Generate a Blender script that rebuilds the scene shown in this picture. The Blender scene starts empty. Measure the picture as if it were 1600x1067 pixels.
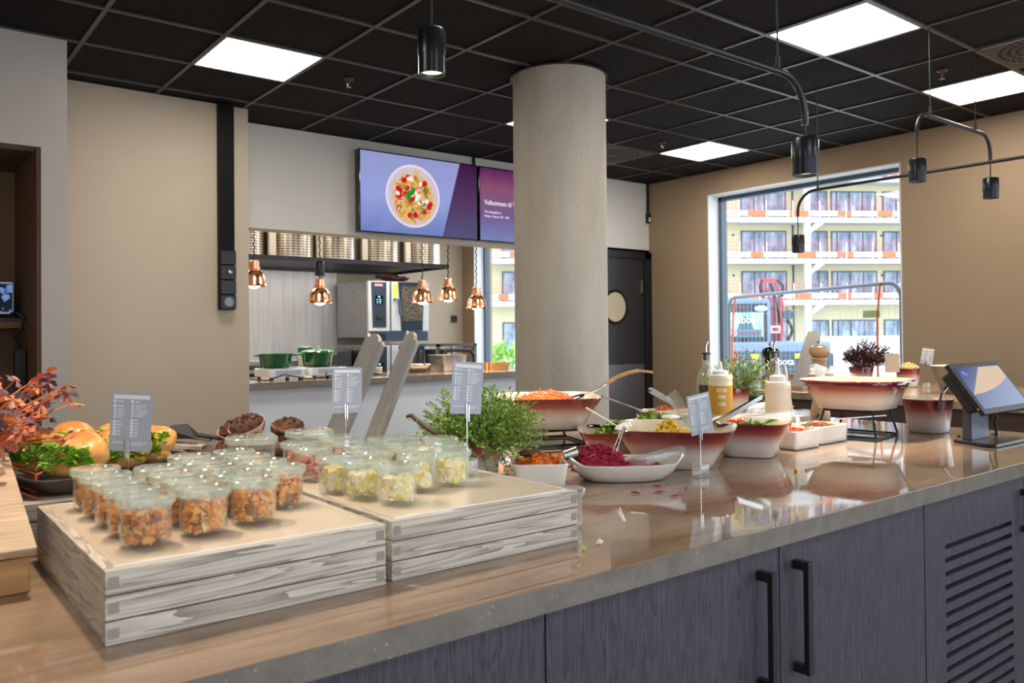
import bpy, bmesh, math, random
from mathutils import Vector, Matrix, Euler, noise
PI = math.pi; R = math.radians
SC = bpy.context.scene
COL = SC.collection
SKY, SPOTP, EXPO, PANEL = 2.25, 52, 0.86, 11.0
RND = random.Random(7)

# ------------------------------------------------------------------ helpers
class MB:
    """collects geometry, builds ONE mesh object"""
    def __init__(s): s.v = []; s.f = []; s.mi = []; s.m = 0
    def add(s, vs, fs, M=None):
        b = len(s.v)
        s.v += [tuple(M @ Vector(p)) if M else tuple(p) for p in vs]
        for f in fs: s.f.append([b + i for i in f]); s.mi.append(s.m)
        return s
    def box(s, x0, x1, y0, y1, z0, z1, M=None):
        vs = [(x, y, z) for z in (z0, z1) for y in (y0, y1) for x in (x0, x1)]
        return s.add(vs, [(0, 2, 3, 1), (4, 5, 7, 6), (0, 1, 5, 4), (2, 6, 7, 3), (0, 4, 6, 2), (1, 3, 7, 5)], M)
    def prism(s, poly, h0, h1, M=None):
        """poly in xy extruded z h0..h1"""
        n = len(poly)
        vs = [(x, y, h0) for x, y in poly] + [(x, y, h1) for x, y in poly]
        fs = [tuple(range(n))[::-1], tuple(range(n, 2 * n))] + [(i, (i + 1) % n, n + (i + 1) % n, n + i) for i in range(n)]
        return s.add(vs, fs, M)
    def ring_loft(s, rings, cap0=True, cap1=True, closed=True, M=None):
        n = len(rings[0]); vs = [p for r in rings for p in r]; fs = []
        for k in range(len(rings) - 1):
            for i in range(n if closed else n - 1):
                j = (i + 1) % n
                fs.append((k * n + i, k * n + j, (k + 1) * n + j, (k + 1) * n + i))
        if cap0: fs.append(tuple(range(n))[::-1])
        if cap1: fs.append(tuple((len(rings) - 1) * n + i for i in range(n)))
        return s.add(vs, fs, M)
    def lathe(s, prof, n=32, c=(0, 0, 0), cap0=True, cap1=True, M=None):
        rings = [[(c[0] + r * math.cos(2 * PI * i / n), c[1] + r * math.sin(2 * PI * i / n), c[2] + z) for i in range(n)] for r, z in prof]
        return s.ring_loft(rings, cap0, cap1, True, M)
    def cyl(s, p0, p1, r0, r1=None, n=14):
        return s.tube([p0, p1], [r0, r0 if r1 is None else r1], n)
    def tube(s, pts, r, n=8):
        pts = [Vector(p) for p in pts]
        rs = r if isinstance(r, (list, tuple)) else [r] * len(pts)
        rings = []; prev = None
        for i, p in enumerate(pts):
            t = (pts[min(i + 1, len(pts) - 1)] - pts[max(i - 1, 0)]).normalized()
            if prev is None:
                a = Vector((0, 0, 1)) if abs(t.z) < .9 else Vector((1, 0, 0))
                u = t.cross(a).normalized()
            else:
                u = (prev - t * prev.dot(t)).normalized()
            prev = u; w = t.cross(u)
            rings.append([tuple(p + (u * math.cos(2 * PI * k / n) + w * math.sin(2 * PI * k / n)) * rs[i]) for k in range(n)])
        return s.ring_loft(rings)
    def squircle(s, spec, n=40, cap0=True, cap1=False, M=None, flip=False):
        """spec: list of (half x, half y, exponent, z)"""
        rings = []
        for a, b, e, z in spec:
            r = []
            for i in range(n):
                t = 2 * PI * (i + .5) / n; c, d = math.cos(t), math.sin(t)
                r.append((a * math.copysign(abs(c) ** (2 / e), c), b * math.copysign(abs(d) ** (2 / e), d), z))
            rings.append(r)
        return s.ring_loft(rings, cap0, cap1, True, M)
    def ell(s, c, r, nu=16, nv=10, M=None, bump=0, seed=0, fr=1.5):
        rx, ry, rz = r if isinstance(r, (tuple, list)) else (r, r, r)
        vs = [(0, 0, -1)]
        for j in range(1, nv):
            ph = -PI / 2 + PI * j / nv
            for i in range(nu):
                th = 2 * PI * i / nu
                vs.append((math.cos(ph) * math.cos(th), math.cos(ph) * math.sin(th), math.sin(ph)))
        vs.append((0, 0, 1)); out = []
        for p in vs:
            k = 1
            if bump: k = 1 + bump * noise.noise(Vector(p) * fr + Vector((seed * 3.1, seed * 1.7, seed)))
            q = Vector((p[0] * rx * k, p[1] * ry * k, p[2] * rz * k))
            if M: q = M @ q
            out.append((q.x + c[0], q.y + c[1], q.z + c[2]))
        fs = [(0, 1 + (i + 1) % nu, 1 + i) for i in range(nu)]
        for j in range(nv - 2):
            for i in range(nu):
                a = 1 + j * nu + i; b = 1 + j * nu + (i + 1) % nu
                fs.append((a, b, b + nu, a + nu))
        L = len(vs) - 1; o = 1 + (nv - 2) * nu
        fs += [(o + i, o + (i + 1) % nu, L) for i in range(nu)]
        return s.add(out, fs)
    def chunk(s, c, r, rnd, sq=.35):
        """small irregular lump"""
        M = Euler((rnd.uniform(0, 6), rnd.uniform(0, 6), rnd.uniform(0, 6))).to_matrix()
        P = [(1, 0, 0), (-1, 0, 0), (0, 1, 0), (0, -1, 0), (0, 0, 1), (0, 0, -1)]
        P = [Vector(p) * r * rnd.uniform(1 - sq, 1 + sq) for p in P]
        F = [(0, 2, 4), (2, 1, 4), (1, 3, 4), (3, 0, 4), (2, 0, 5), (1, 2, 5), (3, 1, 5), (0, 3, 5)]
        return s.add([tuple(M @ p + Vector(c)) for p in P], F)
    def cube(s, c, r, rnd):
        M = Matrix.Translation(c) @ Euler((rnd.uniform(0, 6), rnd.uniform(0, 6), rnd.uniform(0, 6))).to_matrix().to_4x4()
        a = r * rnd.uniform(.8, 1.15); b = r * rnd.uniform(.8, 1.15)
        return s.box(-a, a, -b, b, -r, r, M)
    def leaf(s, p, d, up, L, W, fold=.25):
        d = Vector(d).normalized(); up = Vector(up); side = d.cross(up)
        if side.length < 1e-4: side = d.cross(Vector((1, 0, 0)))
        side.normalize(); nn = side.cross(d); p = Vector(p)
        a = p + d * L * .45 + side * W * .5 + nn * W * fold
        b = p + d * L * .45 - side * W * .5 + nn * W * fold
        return s.add([p, a, p + d * L, b], [(0, 1, 2), (0, 2, 3)])
    def build(s, name, mat, parent=None, smooth=True, bevel=0, loc=None, rot=None, recalc=True, ang=40):
        me = bpy.data.meshes.new(name)
        me.from_pydata(s.v, [], s.f)
        mats = mat if isinstance(mat, (list, tuple)) else [mat]
        for m in mats: me.materials.append(m)
        if len(mats) > 1: me.polygons.foreach_set('material_index', s.mi)
        if recalc:
            bm = bmesh.new(); bm.from_mesh(me); bmesh.ops.recalc_face_normals(bm, faces=bm.faces); bm.to_mesh(me); bm.free()
        if smooth:
            me.shade_smooth(); me.set_sharp_from_angle(angle=R(ang))
        me.update()
        o = bpy.data.objects.new(name, me); COL.objects.link(o)
        if parent: o.parent = parent
        if loc: o.location = loc
        if rot: o.rotation_euler = rot
        if bevel:
            b = o.modifiers.new('bevel', 'BEVEL'); b.width = bevel; b.segments = 2; b.limit_method = 'ANGLE'; b.angle_limit = R(40)
        return o

def tag(o, label=None, cat=None, group=None, kind=None):
    if label: o['label'] = label
    if cat: o['category'] = cat
    if group: o['group'] = group
    if kind: o['kind'] = kind
    return o
def thing(name, label, cat, loc=(0, 0, 0), rz=0, group=None):
    o = bpy.data.objects.new(name, None); COL.objects.link(o); o.empty_display_size = .05
    o.location = loc; o.rotation_euler = (0, 0, rz)
    return tag(o, label, cat, group)
KIDS = {}
def kids(o): return [c for c in bpy.data.objects if c.parent == o]
def copy_tree(o, loc=None, rz=None, label=None, group=None, parent=None):
    c = o.copy(); COL.objects.link(c)
    if parent is not None: c.parent = parent
    if loc is not None: c.location = loc
    if rz is not None: c.rotation_euler = (0, 0, rz)
    if label: c['label'] = label
    if group: c['group'] = group
    for ch in kids(o): copy_tree(ch, parent=c)
    return c
def struct(name, mb, mat, **k): return tag(mb.build(name, mat, smooth=k.pop('smooth', False), **k), kind='structure')
def text_obj(name, txt, size, mat, M, parent=None, extrude=.0006, align='LEFT', sx=1):
    cu = bpy.data.curves.new(name, 'FONT'); cu.body = txt; cu.size = size; cu.extrude = extrude; cu.align_x = align; cu.resolution_u = 3
    t = bpy.data.objects.new(name, cu); COL.objects.link(t)
    dg = bpy.context.evaluated_depsgraph_get(); me = bpy.data.meshes.new_from_object(t.evaluated_get(dg))
    bpy.data.objects.remove(t); me.transform(M @ Matrix.Diagonal((sx, 1, 1, 1)))
    me.materials.clear(); me.materials.append(mat)
    o = bpy.data.objects.new(name, me); COL.objects.link(o)
    if parent: o.parent = parent
    return o
FRONT = Matrix.Rotation(R(90), 4, 'X')     # xy plane -> facing -Y

# ------------------------------------------------------------------ materials
def srgb(*c):
    return tuple(((x / 255) / 12.92 if x / 255 <= .04045 else ((x / 255 + .055) / 1.055) ** 2.4) for x in c)
class NT:
    def __init__(s, name):
        s.m = bpy.data.materials.new(name); s.m.use_nodes = True; s.t = s.m.node_tree; s.n = s.t.nodes; s.n.clear()
        s.out = s.n.new('ShaderNodeOutputMaterial')
    def N(s, typ, ins=None, **attrs):
        nd = s.n.new('ShaderNode' + typ)
        for k, v in attrs.items(): setattr(nd, k, v)
        for k, v in (ins or {}).items():
            if isinstance(v, bpy.types.NodeSocket): s.t.links.new(v, nd.inputs[k])
            else: nd.inputs[k].default_value = v
        return nd
    def ramp(s, fac, stops, interp='LINEAR'):
        nd = s.n.new('ShaderNodeValToRGB'); nd.color_ramp.interpolation = interp; el = nd.color_ramp.elements
        while len(el) < len(stops): el.new(.5)
        for e, (p, c) in zip(el, stops):
            e.position = p; e.color = (c[0], c[1], c[2], 1) if len(c) == 3 else c
        s.t.links.new(fac, nd.inputs[0]); return nd.outputs[0]
    def obj(s): return s.N('TexCoord').outputs['Object']
    def gen(s): return s.N('TexCoord').outputs['Generated']
    def mapv(s, vec, scale=(1, 1, 1), loc=(0, 0, 0)):
        return s.N('Mapping', {'Vector': vec, 'Scale': scale, 'Location': loc}).outputs[0]
    def noise(s, vec, scale, detail=4, rough=.55, dist=0):
        return s.N('TexNoise', {'Vector': vec, 'Scale': scale, 'Detail': detail, 'Roughness': rough, 'Distortion': dist}).outputs[0]
    def math(s, op, a, b=0.0, c=None):
        d = {0: a, 1: b}
        if c is not None: d[2] = c
        return s.N('Math', d, operation=op).outputs[0]
    def mix(s, fac, a, b, blend='MIX'):
        nd = s.n.new('ShaderNodeMix'); nd.data_type = 'RGBA'; nd.blend_type = blend
        for sock, v in ((nd.inputs[0], fac), (nd.inputs[6], a), (nd.inputs[7], b)):
            if isinstance(v, bpy.types.NodeSocket): s.t.links.new(v, sock)
            else: sock.default_value = v if isinstance(v, (int, float)) else (*v, 1)[:4]
        return nd.outputs[2]
    def bump(s, h, strength=.2, dist=.002):
        return s.N('Bump', {'Height': h, 'Strength': strength, 'Distance': dist}).outputs[0]
    def bsdf(s, **ins):
        d = {}
        for k, v in ins.items():
            k = {'base': 'Base Color', 'rough': 'Roughness', 'metal': 'Metallic', 'normal': 'Normal', 'coat': 'Coat Weight', 'coat_rough': 'Coat Roughness',
                 'spec': 'Specular IOR Level', 'sss': 'Subsurface Weight', 'trans': 'Transmission Weight', 'em': 'Emission Color', 'es': 'Emission Strength', 'sheen': 'Sheen Weight', 'alpha': 'Alpha', 'ior': 'IOR'}[k]
            if isinstance(v, tuple) and len(v) == 3: v = (*v, 1)
            d[k] = v
        b = s.N('BsdfPrincipled', d); s.t.links.new(b.outputs[0], s.out.inputs[0]); return s.m
    def surf(s, sh): s.t.links.new(sh, s.out.inputs[0]); return s.m
def plain(name, c, rough=.5, metal=0, **k): return NT(name).bsdf(base=c, rough=rough, metal=metal, **k)
def varied(name, c1, c2, scale=20, rough=.5, metal=0, bump=0, bscale=None, stretch=(1, 1, 1), **k):
    t = NT(name); v = t.mapv(t.obj(), stretch); f = t.noise(v, scale)
    a = dict(base=t.ramp(f, [(.3, c1), (.7, c2)]), rough=rough, metal=metal, **k)
    if bump: a['normal'] = t.bump(t.noise(v, bscale or scale * 3), bump)
    return t.bsdf(**a)
def islands(name, cols, rough=.6, extra=None, **k):
    """colour varies per loose piece"""
    t = NT(name); r = t.N('NewGeometry').outputs['Random Per Island']
    n = len(cols)
    a = dict(base=t.ramp(r, [(i / n, c) for i, c in enumerate(cols)], 'CONSTANT' if n > 2 else 'LINEAR'), rough=rough, **k)
    return t.bsdf(**a)
def thin_glass(name, tint, refl=.5, rough=.02, face=.02, painted_haze=0, pw=3.5):
    """see-through glass; reflection grows toward grazing view, the same from both sides"""
    t = NT(name)
    fc = t.N('LayerWeight', {'Blend': .5}).outputs['Facing']
    f = t.math('MULTIPLY_ADD', t.math('POWER', fc, pw), refl, face)
    mixn = t.N('MixShader', {0: f, 1: t.N('BsdfTransparent', {0: (*tint, 1)}).outputs[0], 2: t.N('BsdfGlossy', {0: (1, 1, 1, 1), 'Roughness': rough}).outputs[0]})
    if painted_haze:
        pb = t.N('BsdfPrincipled', {'Base Color': (*srgb(220, 228, 222), 1), 'Roughness': .1})
        mixn = t.N('MixShader', {0: t.math('MULTIPLY_ADD', t.math('POWER', fc, 3.0), .35, painted_haze), 1: mixn.outputs[0], 2: pb.outputs[0]})  # pale edge haze painted in for light caught in the glass
    return t.surf(mixn.outputs[0])
def emis(name, c, s):
    t = NT(name); return t.surf(t.N('Emission', {0: (*c, 1), 1: s}).outputs[0])

M = {}
# plaster walls
def plaster(name, c):
    t = NT(name); o = t.obj(); n = t.noise(o, 260, 2); l = t.noise(o, 1.3, 3)
    return t.bsdf(base=t.ramp(l, [(.3, tuple(x * .97 for x in c)), (.7, c)]), rough=.85, normal=t.bump(n, .12, .001), spec=.3)
M['wall'] = plaster('wall_paint_beige', srgb(192, 176, 156)); M['wall_tan'] = plaster('wall_paint_tan', srgb(166, 143, 116))
M['wall_light'] = plaster('wall_paint_grey', srgb(218, 214, 206))
M['wall_pillar'] = plaster('wall_paint_pillar', srgb(188, 180, 172))
M['niche'] = plaster('niche_shade_brown', srgb(126, 98, 73))  # low light in the recess painted in as dark brown
M['panel_white'] = plain('counter_front_white', srgb(215, 219, 226), .5)
M['white_paint'] = plain('white_reveal_paint', srgb(232, 233, 234), .6)
t = NT('ceiling_tile'); o = t.obj(); n = t.noise(o, 90, 5, .7)
M['ceil'] = t.bsdf(base=t.ramp(n, [(.35, srgb(24, 22, 22)), (.75, srgb(46, 42, 40))]), rough=.92, normal=t.bump(n, .25, .002), spec=.2)
M['grid'] = plain('ceiling_grid_metal', srgb(74, 70, 68), .38, .3)
M['floor'] = varied('floor_vinyl', srgb(120, 110, 100), srgb(140, 130, 118), 3, .45)
# concrete
t = NT('concrete'); o = t.obj(); a = t.noise(t.mapv(o, (1, 1, .25)), 3.5, 5, .6); b = t.noise(o, 35, 4)
vor = t.N('TexVoronoi', {'Vector': o, 'Scale': 16.0}).outputs['Distance']
pore = t.ramp(vor, [(.05, (0, 0, 0)), (.09, (1, 1, 1))])
base = t.mix(t.math('MULTIPLY', b, .35), t.ramp(a, [(.3, srgb(172, 160, 145)), (.7, srgb(206, 196, 182))]), srgb(160, 150, 138))
base = t.mix(.55, base, t.mix(1.0, base, pore, 'MULTIPLY'))
M['concrete'] = t.bsdf(base=base, rough=.62, normal=t.bump(t.math('ADD', t.math('MULTIPLY', b, .4), t.math('MULTIPLY', pore, .3)), .25, .003))
# stone worktop
t = NT('stone_worktop'); o = t.obj()
s1 = t.noise(t.mapv(o, (1.1, 7, 7)), 2.6, 6, .62, .15); s2 = t.noise(t.mapv(o, (.5, 3.2, 3)), 1.6, 3, .5, .1); sp = t.noise(o, 210, 2, .5)
c = t.ramp(s1, [(.28, srgb(122, 102, 84)), (.5, srgb(156, 132, 110)), (.75, srgb(174, 151, 129))])
c = t.mix(t.math('MULTIPLY', s2, .4), c, srgb(130, 114, 100))
c = t.mix(t.ramp(sp, [(.68, (0, 0, 0)), (.74, (.6, .6, .6))]), c, srgb(212, 206, 198))
M['stone'] = t.bsdf(base=c, rough=t.math('MULTIPLY_ADD', s1, .03, .02), spec=.7)
t = NT('stone_edge_cool_light'); o = t.obj(); sp = t.noise(o, 170, 2, .5); n = t.noise(o, 22, 4)
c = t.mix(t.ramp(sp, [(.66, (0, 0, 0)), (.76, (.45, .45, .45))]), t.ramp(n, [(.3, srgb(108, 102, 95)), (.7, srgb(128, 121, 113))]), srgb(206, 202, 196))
M['stone_edge_cool_light'] = t.bsdf(base=c, rough=.3, spec=.5)  # cool light on slab fronts painted in as grey; specks are the stone's own
# washed grey crate wood, grain along local X
def grain(name, cols, sx=1.0, rough=.6, axis='X', dark=.55, bump=.3):
    t = NT(name); o = t.obj()
    rnd = t.N('ObjectInfo').outputs['Random']
    off = t.N('CombineXYZ', {0: t.math('MULTIPLY', rnd, 9.0), 1: t.math('MULTIPLY', rnd, 5.0), 2: t.math('MULTIPLY', rnd, 7.0)}).outputs[0]
    v = t.N('VectorMath', {0: o, 1: off}, operation='ADD').outputs[0]
    sc = {'X': (1.1, 26, 26), 'Z': (18, 18, .8), 'Y': (16, 1.6, 16)}[axis]
    w = t.noise(t.mapv(v, tuple(q * sx for q in sc)), 1.6, 3, .5, .9)
    lines = t.math('FRACT', t.math('MULTIPLY', w, 10.0))
    fine = t.noise(t.mapv(v, tuple(q * sx * 4 for q in sc)), 2.5, 5, .7)
    k = t.math('ADD', t.math('MULTIPLY', lines, dark), t.math('MULTIPLY', fine, 1 - dark))
    base = t.ramp(k, [(.12, cols[0]), (.42, cols[1]), (.8, cols[2])])
    return t.bsdf(base=base, rough=rough, normal=t.bump(k, bump, .001))
M['crate'] = grain('washed_grey_wood', [srgb(104, 96, 87), srgb(176, 167, 154), srgb(208, 201, 190)], .85)
M['plank'] = grain('pale_grey_plank_wood', [srgb(130, 129, 127), srgb(148, 147, 145), srgb(160, 159, 157)], .6)
M['plank_fg'] = grain('oak_board_wood', [srgb(146, 122, 98), srgb(172, 148, 122), srgb(188, 166, 142)], .8)
M['peg'] = plain('joint_dark_wood', srgb(146, 138, 129), .7)
M['cabinet'] = grain('dark_stained_oak', [srgb(28, 25, 31), srgb(60, 55, 66), srgb(82, 77, 90)], 2.0, .45, 'Z', .5, .25)
M['farcab'] = grain('brown_oak_front', [srgb(58, 44, 36), srgb(78, 60, 50), srgb(96, 76, 64)], 1, .5, 'X', .3)
M['gap'] = plain('dark_gap', srgb(16, 15, 17), .8)
M['louver'] = plain('dark_louver_slot', srgb(44, 52, 62), .6)
M['wood_warm'] = varied('warm_beech', srgb(176, 128, 74), srgb(206, 160, 100), 8, .45, stretch=(1, 8, 8))
M['board_dark'] = varied('dark_board', srgb(70, 44, 30), srgb(92, 60, 42), 8, .5, stretch=(1, 6, 6))
M['tray_plate'] = plain('beige_tray_plate', srgb(208, 194, 176), .18, spec=.5)
M['rim_white'] = plain('white_tray_edge', srgb(236, 233, 228), .3)
M['black'] = plain('matt_black', srgb(26, 26, 28), .5)
M['black_gloss'] = plain('gloss_black', srgb(10, 10, 11), .12, coat=.6)
M['black_metal'] = plain('black_powder_coat', srgb(40, 42, 46), .32, .3)
M['lamp_black'] = plain('lamp_black_metal', srgb(50, 53, 58), .28, .7)
M['steel'] = varied('brushed_steel', srgb(150, 148, 145), srgb(188, 186, 182), 6, .32, 1, stretch=(1, 1, 30))
M['steel_wall'] = varied('steel_wall_sheet', srgb(132, 130, 128), srgb(160, 158, 155), 2, .3, .9, stretch=(8, 1, 1))
M['steel_pol'] = plain('polished_steel', srgb(205, 205, 205), .14, 1)
M['steel_dark'] = plain('dark_steel', srgb(74, 76, 80), .4, .7)
M['copper'] = plain('polished_copper', srgb(248, 182, 142), .24, 1)
M['glass_win'] = thin_glass('window_glass', (.97, .985, .985), .3)
M['glass_jar'] = thin_glass('jar_glass', (.99, .997, .99), .35, .03, .05, .025)
M['glass_lid'] = thin_glass('lid_glass', (.975, .992, .982), .45, .06, .12, .012)
M['acrylic'] = thin_glass('clear_acrylic', (.955, .965, .965), .3, .05, .06, .05)
M['acrylic_block'] = thin_glass('acrylic_block', (.96, .97, .97), .4, .04, .1, .12)
M['glass_dark'] = plain('oven_glass', srgb(46, 48, 46), .08, spec=.8)
M['ceramic'] = plain('white_ceramic', srgb(226, 223, 216), .16, coat=.4)
M['cream'] = plain('cream_ceramic_inside', srgb(226, 212, 192), .2, coat=.3)
t = NT('red_gradient_ceramic'); z = t.N('SeparateXYZ', {0: t.gen()}).outputs[2]
M['redbowl'] = t.bsdf(base=t.ramp(z, [(.0, srgb(224, 219, 212)), (.38, srgb(222, 214, 207)), (.55, srgb(204, 168, 158)), (.72, srgb(158, 76, 74)), (.88, srgb(118, 34, 42)), (1, srgb(112, 34, 40))]), rough=.14, coat=.6, coat_rough=.05)
M['enamel_green'] = plain('green_enamel', srgb(16, 82, 38), .12, coat=.8)
M['grey_stoneware'] = varied('grey_stoneware', srgb(84, 78, 76), srgb(108, 100, 96), 30, .5)
M['card'] = varied('grey_card', srgb(158, 164, 178), srgb(166, 172, 185), 4, .5)
M['card_ink'] = plain('card_white_ink', srgb(222, 224, 230), .6)
M['card_beige'] = plain('beige_card', srgb(200, 176, 158), .6)
M['panel_em'] = emis('ceiling_light_diffuser', (1, .95, .87), PANEL)
M['bulb'] = emis('warm_bulb', (1, .8, .56), 4)
M['led'] = emis('spot_led', (1, .86, .66), 18)
t = NT('rim_glint')
pb = t.N('BsdfPrincipled', {'Base Color': (*srgb(214, 230, 220), 1), 'Roughness': .08, 'Specular IOR Level': .8})
M['rim_glint'] = t.surf(t.N('MixShader', {0: .26, 1: t.N('BsdfTransparent', {0: (.95, .99, .97, 1)}).outputs[0], 2: pb.outputs[0]}).outputs[0])  # bright refraction at glass edges painted as semi-opaque pale green
M['white_plastic'] = plain('white_plastic', srgb(226, 224, 218), .4)
# ------------------------------------------------------------------ room shell
H = 2.939
def wallbox(name, x0, x1, y0, y1, z0=0, z1=H, m='wall'):
    return struct(name, MB().box(x0, x1, y0, y1, z0, z1), M[m])
struct('floor', MB().box(-4.4, 7.1, -4.4, 10.1, -.1, 0), M['floor'])
struct('ceiling', MB().box(-4.4, 7.1, -4.4, 10.1, H + .008, H + .2), M['ceil'])
GX, GY = 2.753, 4.502
mb = MB()
for k in range(-12, 8):
    x = GX + .6 * k
    if -4.2 < x < 6.86: mb.box(x - .012, x + .012, -4.2, 6.22, H - .002, H + .009)
for k in range(-14, 3):
    y = GY + .6 * k
    mb.box(-4.2, 6.87, y - .012, y + .012, H - .0025, H + .009)
struct('trim_1', mb, M['grid'])                                     # ceiling grid rails
# leftmost wall with niche
mb = MB().box(.752, .88, 5.10, 6.2, 0, H).box(-4.2, .752, 5.10, 5.25, 2.324, H).box(-4.2, -1.2, 5.10, 5.25, 0, 2.324)
struct('wall_left', mb, M['wall_pillar'])
mb = MB().box(-1.3, .752, 5.98, 6.1, 0, 2.5).box(-1.3, -1.2, 5.25, 6, 0, 2.5).box(-1.3, .7525, 5.25, 6, 2.324, 2.42).box(.735, .7525, 5.13, 5.98, 0, 2.324)
struct('wall_niche', mb, M['niche'])
wallbox('wall_front', .88, 2.19, 5.87, 6.44)
mb = MB().box(2.19, 6.88, 6.24, 6.44, 2.125, H).box(2.19, 5.6, 6.24, 6.42, 0, .868).box(5.6, 5.95, 6.24, 6.44, 0, 2.2)
mb.box(5.95, 6.88, 6.24, 6.44, 2.10, 2.2)
struct('wall_kitchen', mb, M['wall_light'])
struct('wall_hatch', MB().box(2.192, 5.598, 6.20, 6.238, .02, .866), M['panel_white'])
# right (window) wall X = 6.88, windows: dining Y 3.395..5.42, kitchen Y 7.3..9.6, unseen one Y -3.6..1.0
WZ0, WZ1 = .55, 2.705
mb = MB()
for a, b in ((-4.2, -3.6), (1.0, 3.395), (5.42, 7.3), (9.6, 10.0)): mb.box(6.88, 7.2, a, b, 0, H)
for a, b in ((-3.6, 1.0), (3.395, 5.42), (7.3, 9.6)): mb.box(6.88, 7.2, a, b, 0, WZ0).box(6.88, 7.2, a, b, WZ1, H)
struct('wall_right', mb, M['wall_tan'])
def window(nm, y0, y1):
    fr = MB(); t_ = .05
    x0, x1 = 7.04, 7.12
    fr.box(x0, x1, y0 + .001, y0 + t_, WZ0, WZ1).box(x0, x1, y1 - t_, y1 - .001, WZ0, WZ1).box(x0, x1, y0, y1, WZ1 - t_, WZ1 - .001).box(x0, x1, y0, y1, WZ0 + .001, WZ0 + t_)
    w = struct(nm, fr, plain('window_frame_' + nm[-1], srgb(74, 92, 108), .4))
    MB().box(7.075, 7.085, y0 + t_, y1 - t_, WZ0 + t_, WZ1 - t_).build('pane', M['glass_win'], w, False)
    rv = MB().box(6.875, 7.04, y1 - .012, y1 - .0005, WZ0, WZ1).box(6.875, 7.04, y0 + .0005, y0 + .012, WZ0, WZ1).box(6.875, 7.04, y0, y1, WZ1 - .012, WZ1 - .0005).box(6.86, 7.04, y0, y1, WZ0 + .0005, WZ0 + .02)
    rv.build('reveal', M['white_paint'], w, False)
    return w
window('window_1', 3.395, 5.42); window('window_2', 7.3, 9.6); window('window_3', -3.6, 1.0)
# kitchen shell
wallbox('wall_back', 4.85, 6.88, 9.9, 10.05, m='wall')
t = NT('steel_seams'); o = t.obj(); x = t.N('SeparateXYZ', {0: o}).outputs[0]
fr = t.math('FRACT', t.math('MULTIPLY', t.math('ADD', x, .35), 1.0))
seam = t.ramp(fr, [(0, (.3, .3, .3)), (.012, (1, 1, 1))])
nz = t.noise(t.mapv(o, (10, 1, .6)), 2)
M['steel_seam'] = t.bsdf(base=t.mix(1.0, t.ramp(nz, [(.3, srgb(190, 188, 186)), (.7, srgb(212, 210, 208))]), seam, 'MULTIPLY'), rough=.36, metal=.25)
wallbox('wall_steel', 1.2, 4.85, 9.86, 10.05, m='steel_seam')
wallbox('wall_kitchen_side', 1.1, 1.2, 6.44, 10.05)
# unseen dining-room side: rear and left walls with big windows
mb = MB().box(-4.2, 6.88, -4.4, -4.2, 0, .4).box(-4.2, 6.88, -4.4, -4.2, 2.7, H)
for a, b in ((-4.2, -3.2), (.6, 1.2), (6.2, 6.88)): mb.box(a, b, -4.4, -4.2, .4, 2.7)
struct('wall_rear', mb, M['wall'])
wallbox('wall_far_left', -4.4, -4.2, -4.4, 6.1)
# column
struct('column', MB().lathe([(.3, 0), (.3, H)], 72, (3.528, 3.961, 0)), M['concrete'], smooth=True)
struct('trim_2', MB().lathe([(.301, 0), (.318, 0), (.318, .008), (.301, .008)], 64, (3.528, 3.961, H - .012), False, False), M['black'], smooth=True)
# door to the kitchen
mb = MB().box(6.02, 6.76, 6.215, 6.235, .0, 2.09)
d = struct('door_1', mb, plain('door_black', srgb(44, 43, 46), .35))
MB().box(5.96, 6.02, 6.19, 6.238, 0, 2.17).box(6.76, 6.865, 6.19, 6.238, 0, 2.17).box(5.96, 6.865, 6.19, 6.238, 2.09, 2.17).build('frame', plain('door_frame_black', srgb(22, 22, 24), .4), d, False, .004)
MB().box(6.03, 6.75, 6.208, 6.216, .05, .94).build('kick_plate', plain('kick_plate_steel', srgb(120, 122, 128), .35, .7), d, False)
MX = lambda x, y, z: Matrix.Translation((x, y, z)) @ Matrix.Rotation(R(90), 4, 'X')
MB().lathe([(.158, -.004), (.19, -.004), (.19, .008), (.158, .008)], 40, (0, 0, 0), False, False, MX(6.30, 6.208, 1.56)).build('porthole_ring', M['black_gloss'], d)
MB().lathe([(.16, 0), (.16, .004)], 40, M=MX(6.30, 6.208, 1.56)).build('porthole_pane', plain('porthole_glass', srgb(190, 176, 152), .1), d)
MB().box(6.70, 6.725, 6.2, 6.214, 1.72, 1.86).build('hinge', M['steel_pol'], d, False)
# ceiling fittings
def light_panel(label, ix, iy, first=[None]):
    x0, y0 = GX + .6 * ix, GY + .6 * iy
    if first[0] is None:
        p = thing('ceiling_light', label, 'ceiling light', (x0 + .3, y0 + .3, H), group='square ceiling light panels')
        e = .284
        MB().box(-.288, .288, -.288, -.28, -.004, .006).box(-.288, .288, .28, .288, -.004, .006).box(-.288, -.28, -.288, .288, -.004, .006).box(.28, .288, -.288, .288, -.004, .006).build('frame', M['white_plastic'], p, False)
        MB().box(-.28, .28, -.28, .28, -.001, .006).build('diffuser', M['panel_em'], p, False)
        first[0] = p; return p
    return copy_tree(first[0], (x0 + .3, y0 + .3, H), 0, label)
light_panel('lit square ceiling panel above the left wall with the black trunking', -2, 0)
light_panel('lit square ceiling panel nearest the camera above the curved pendant rail', 2, -4)
light_panel('lit square ceiling panel cut by the photo right edge beside the air vent', 5, -4)
light_panel('lit square ceiling panel in front of the far right corner', 5, 0)
light_panel('lit square ceiling panel mostly hidden behind the concrete column', 2, 0)
for ix, iy in ((-6, -4), (-2, -4), (-6, -9), (-2, -9), (2, -9), (5, -9)):
    light_panel('lit square ceiling panel outside the photo, behind the viewer', ix, iy)
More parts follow.
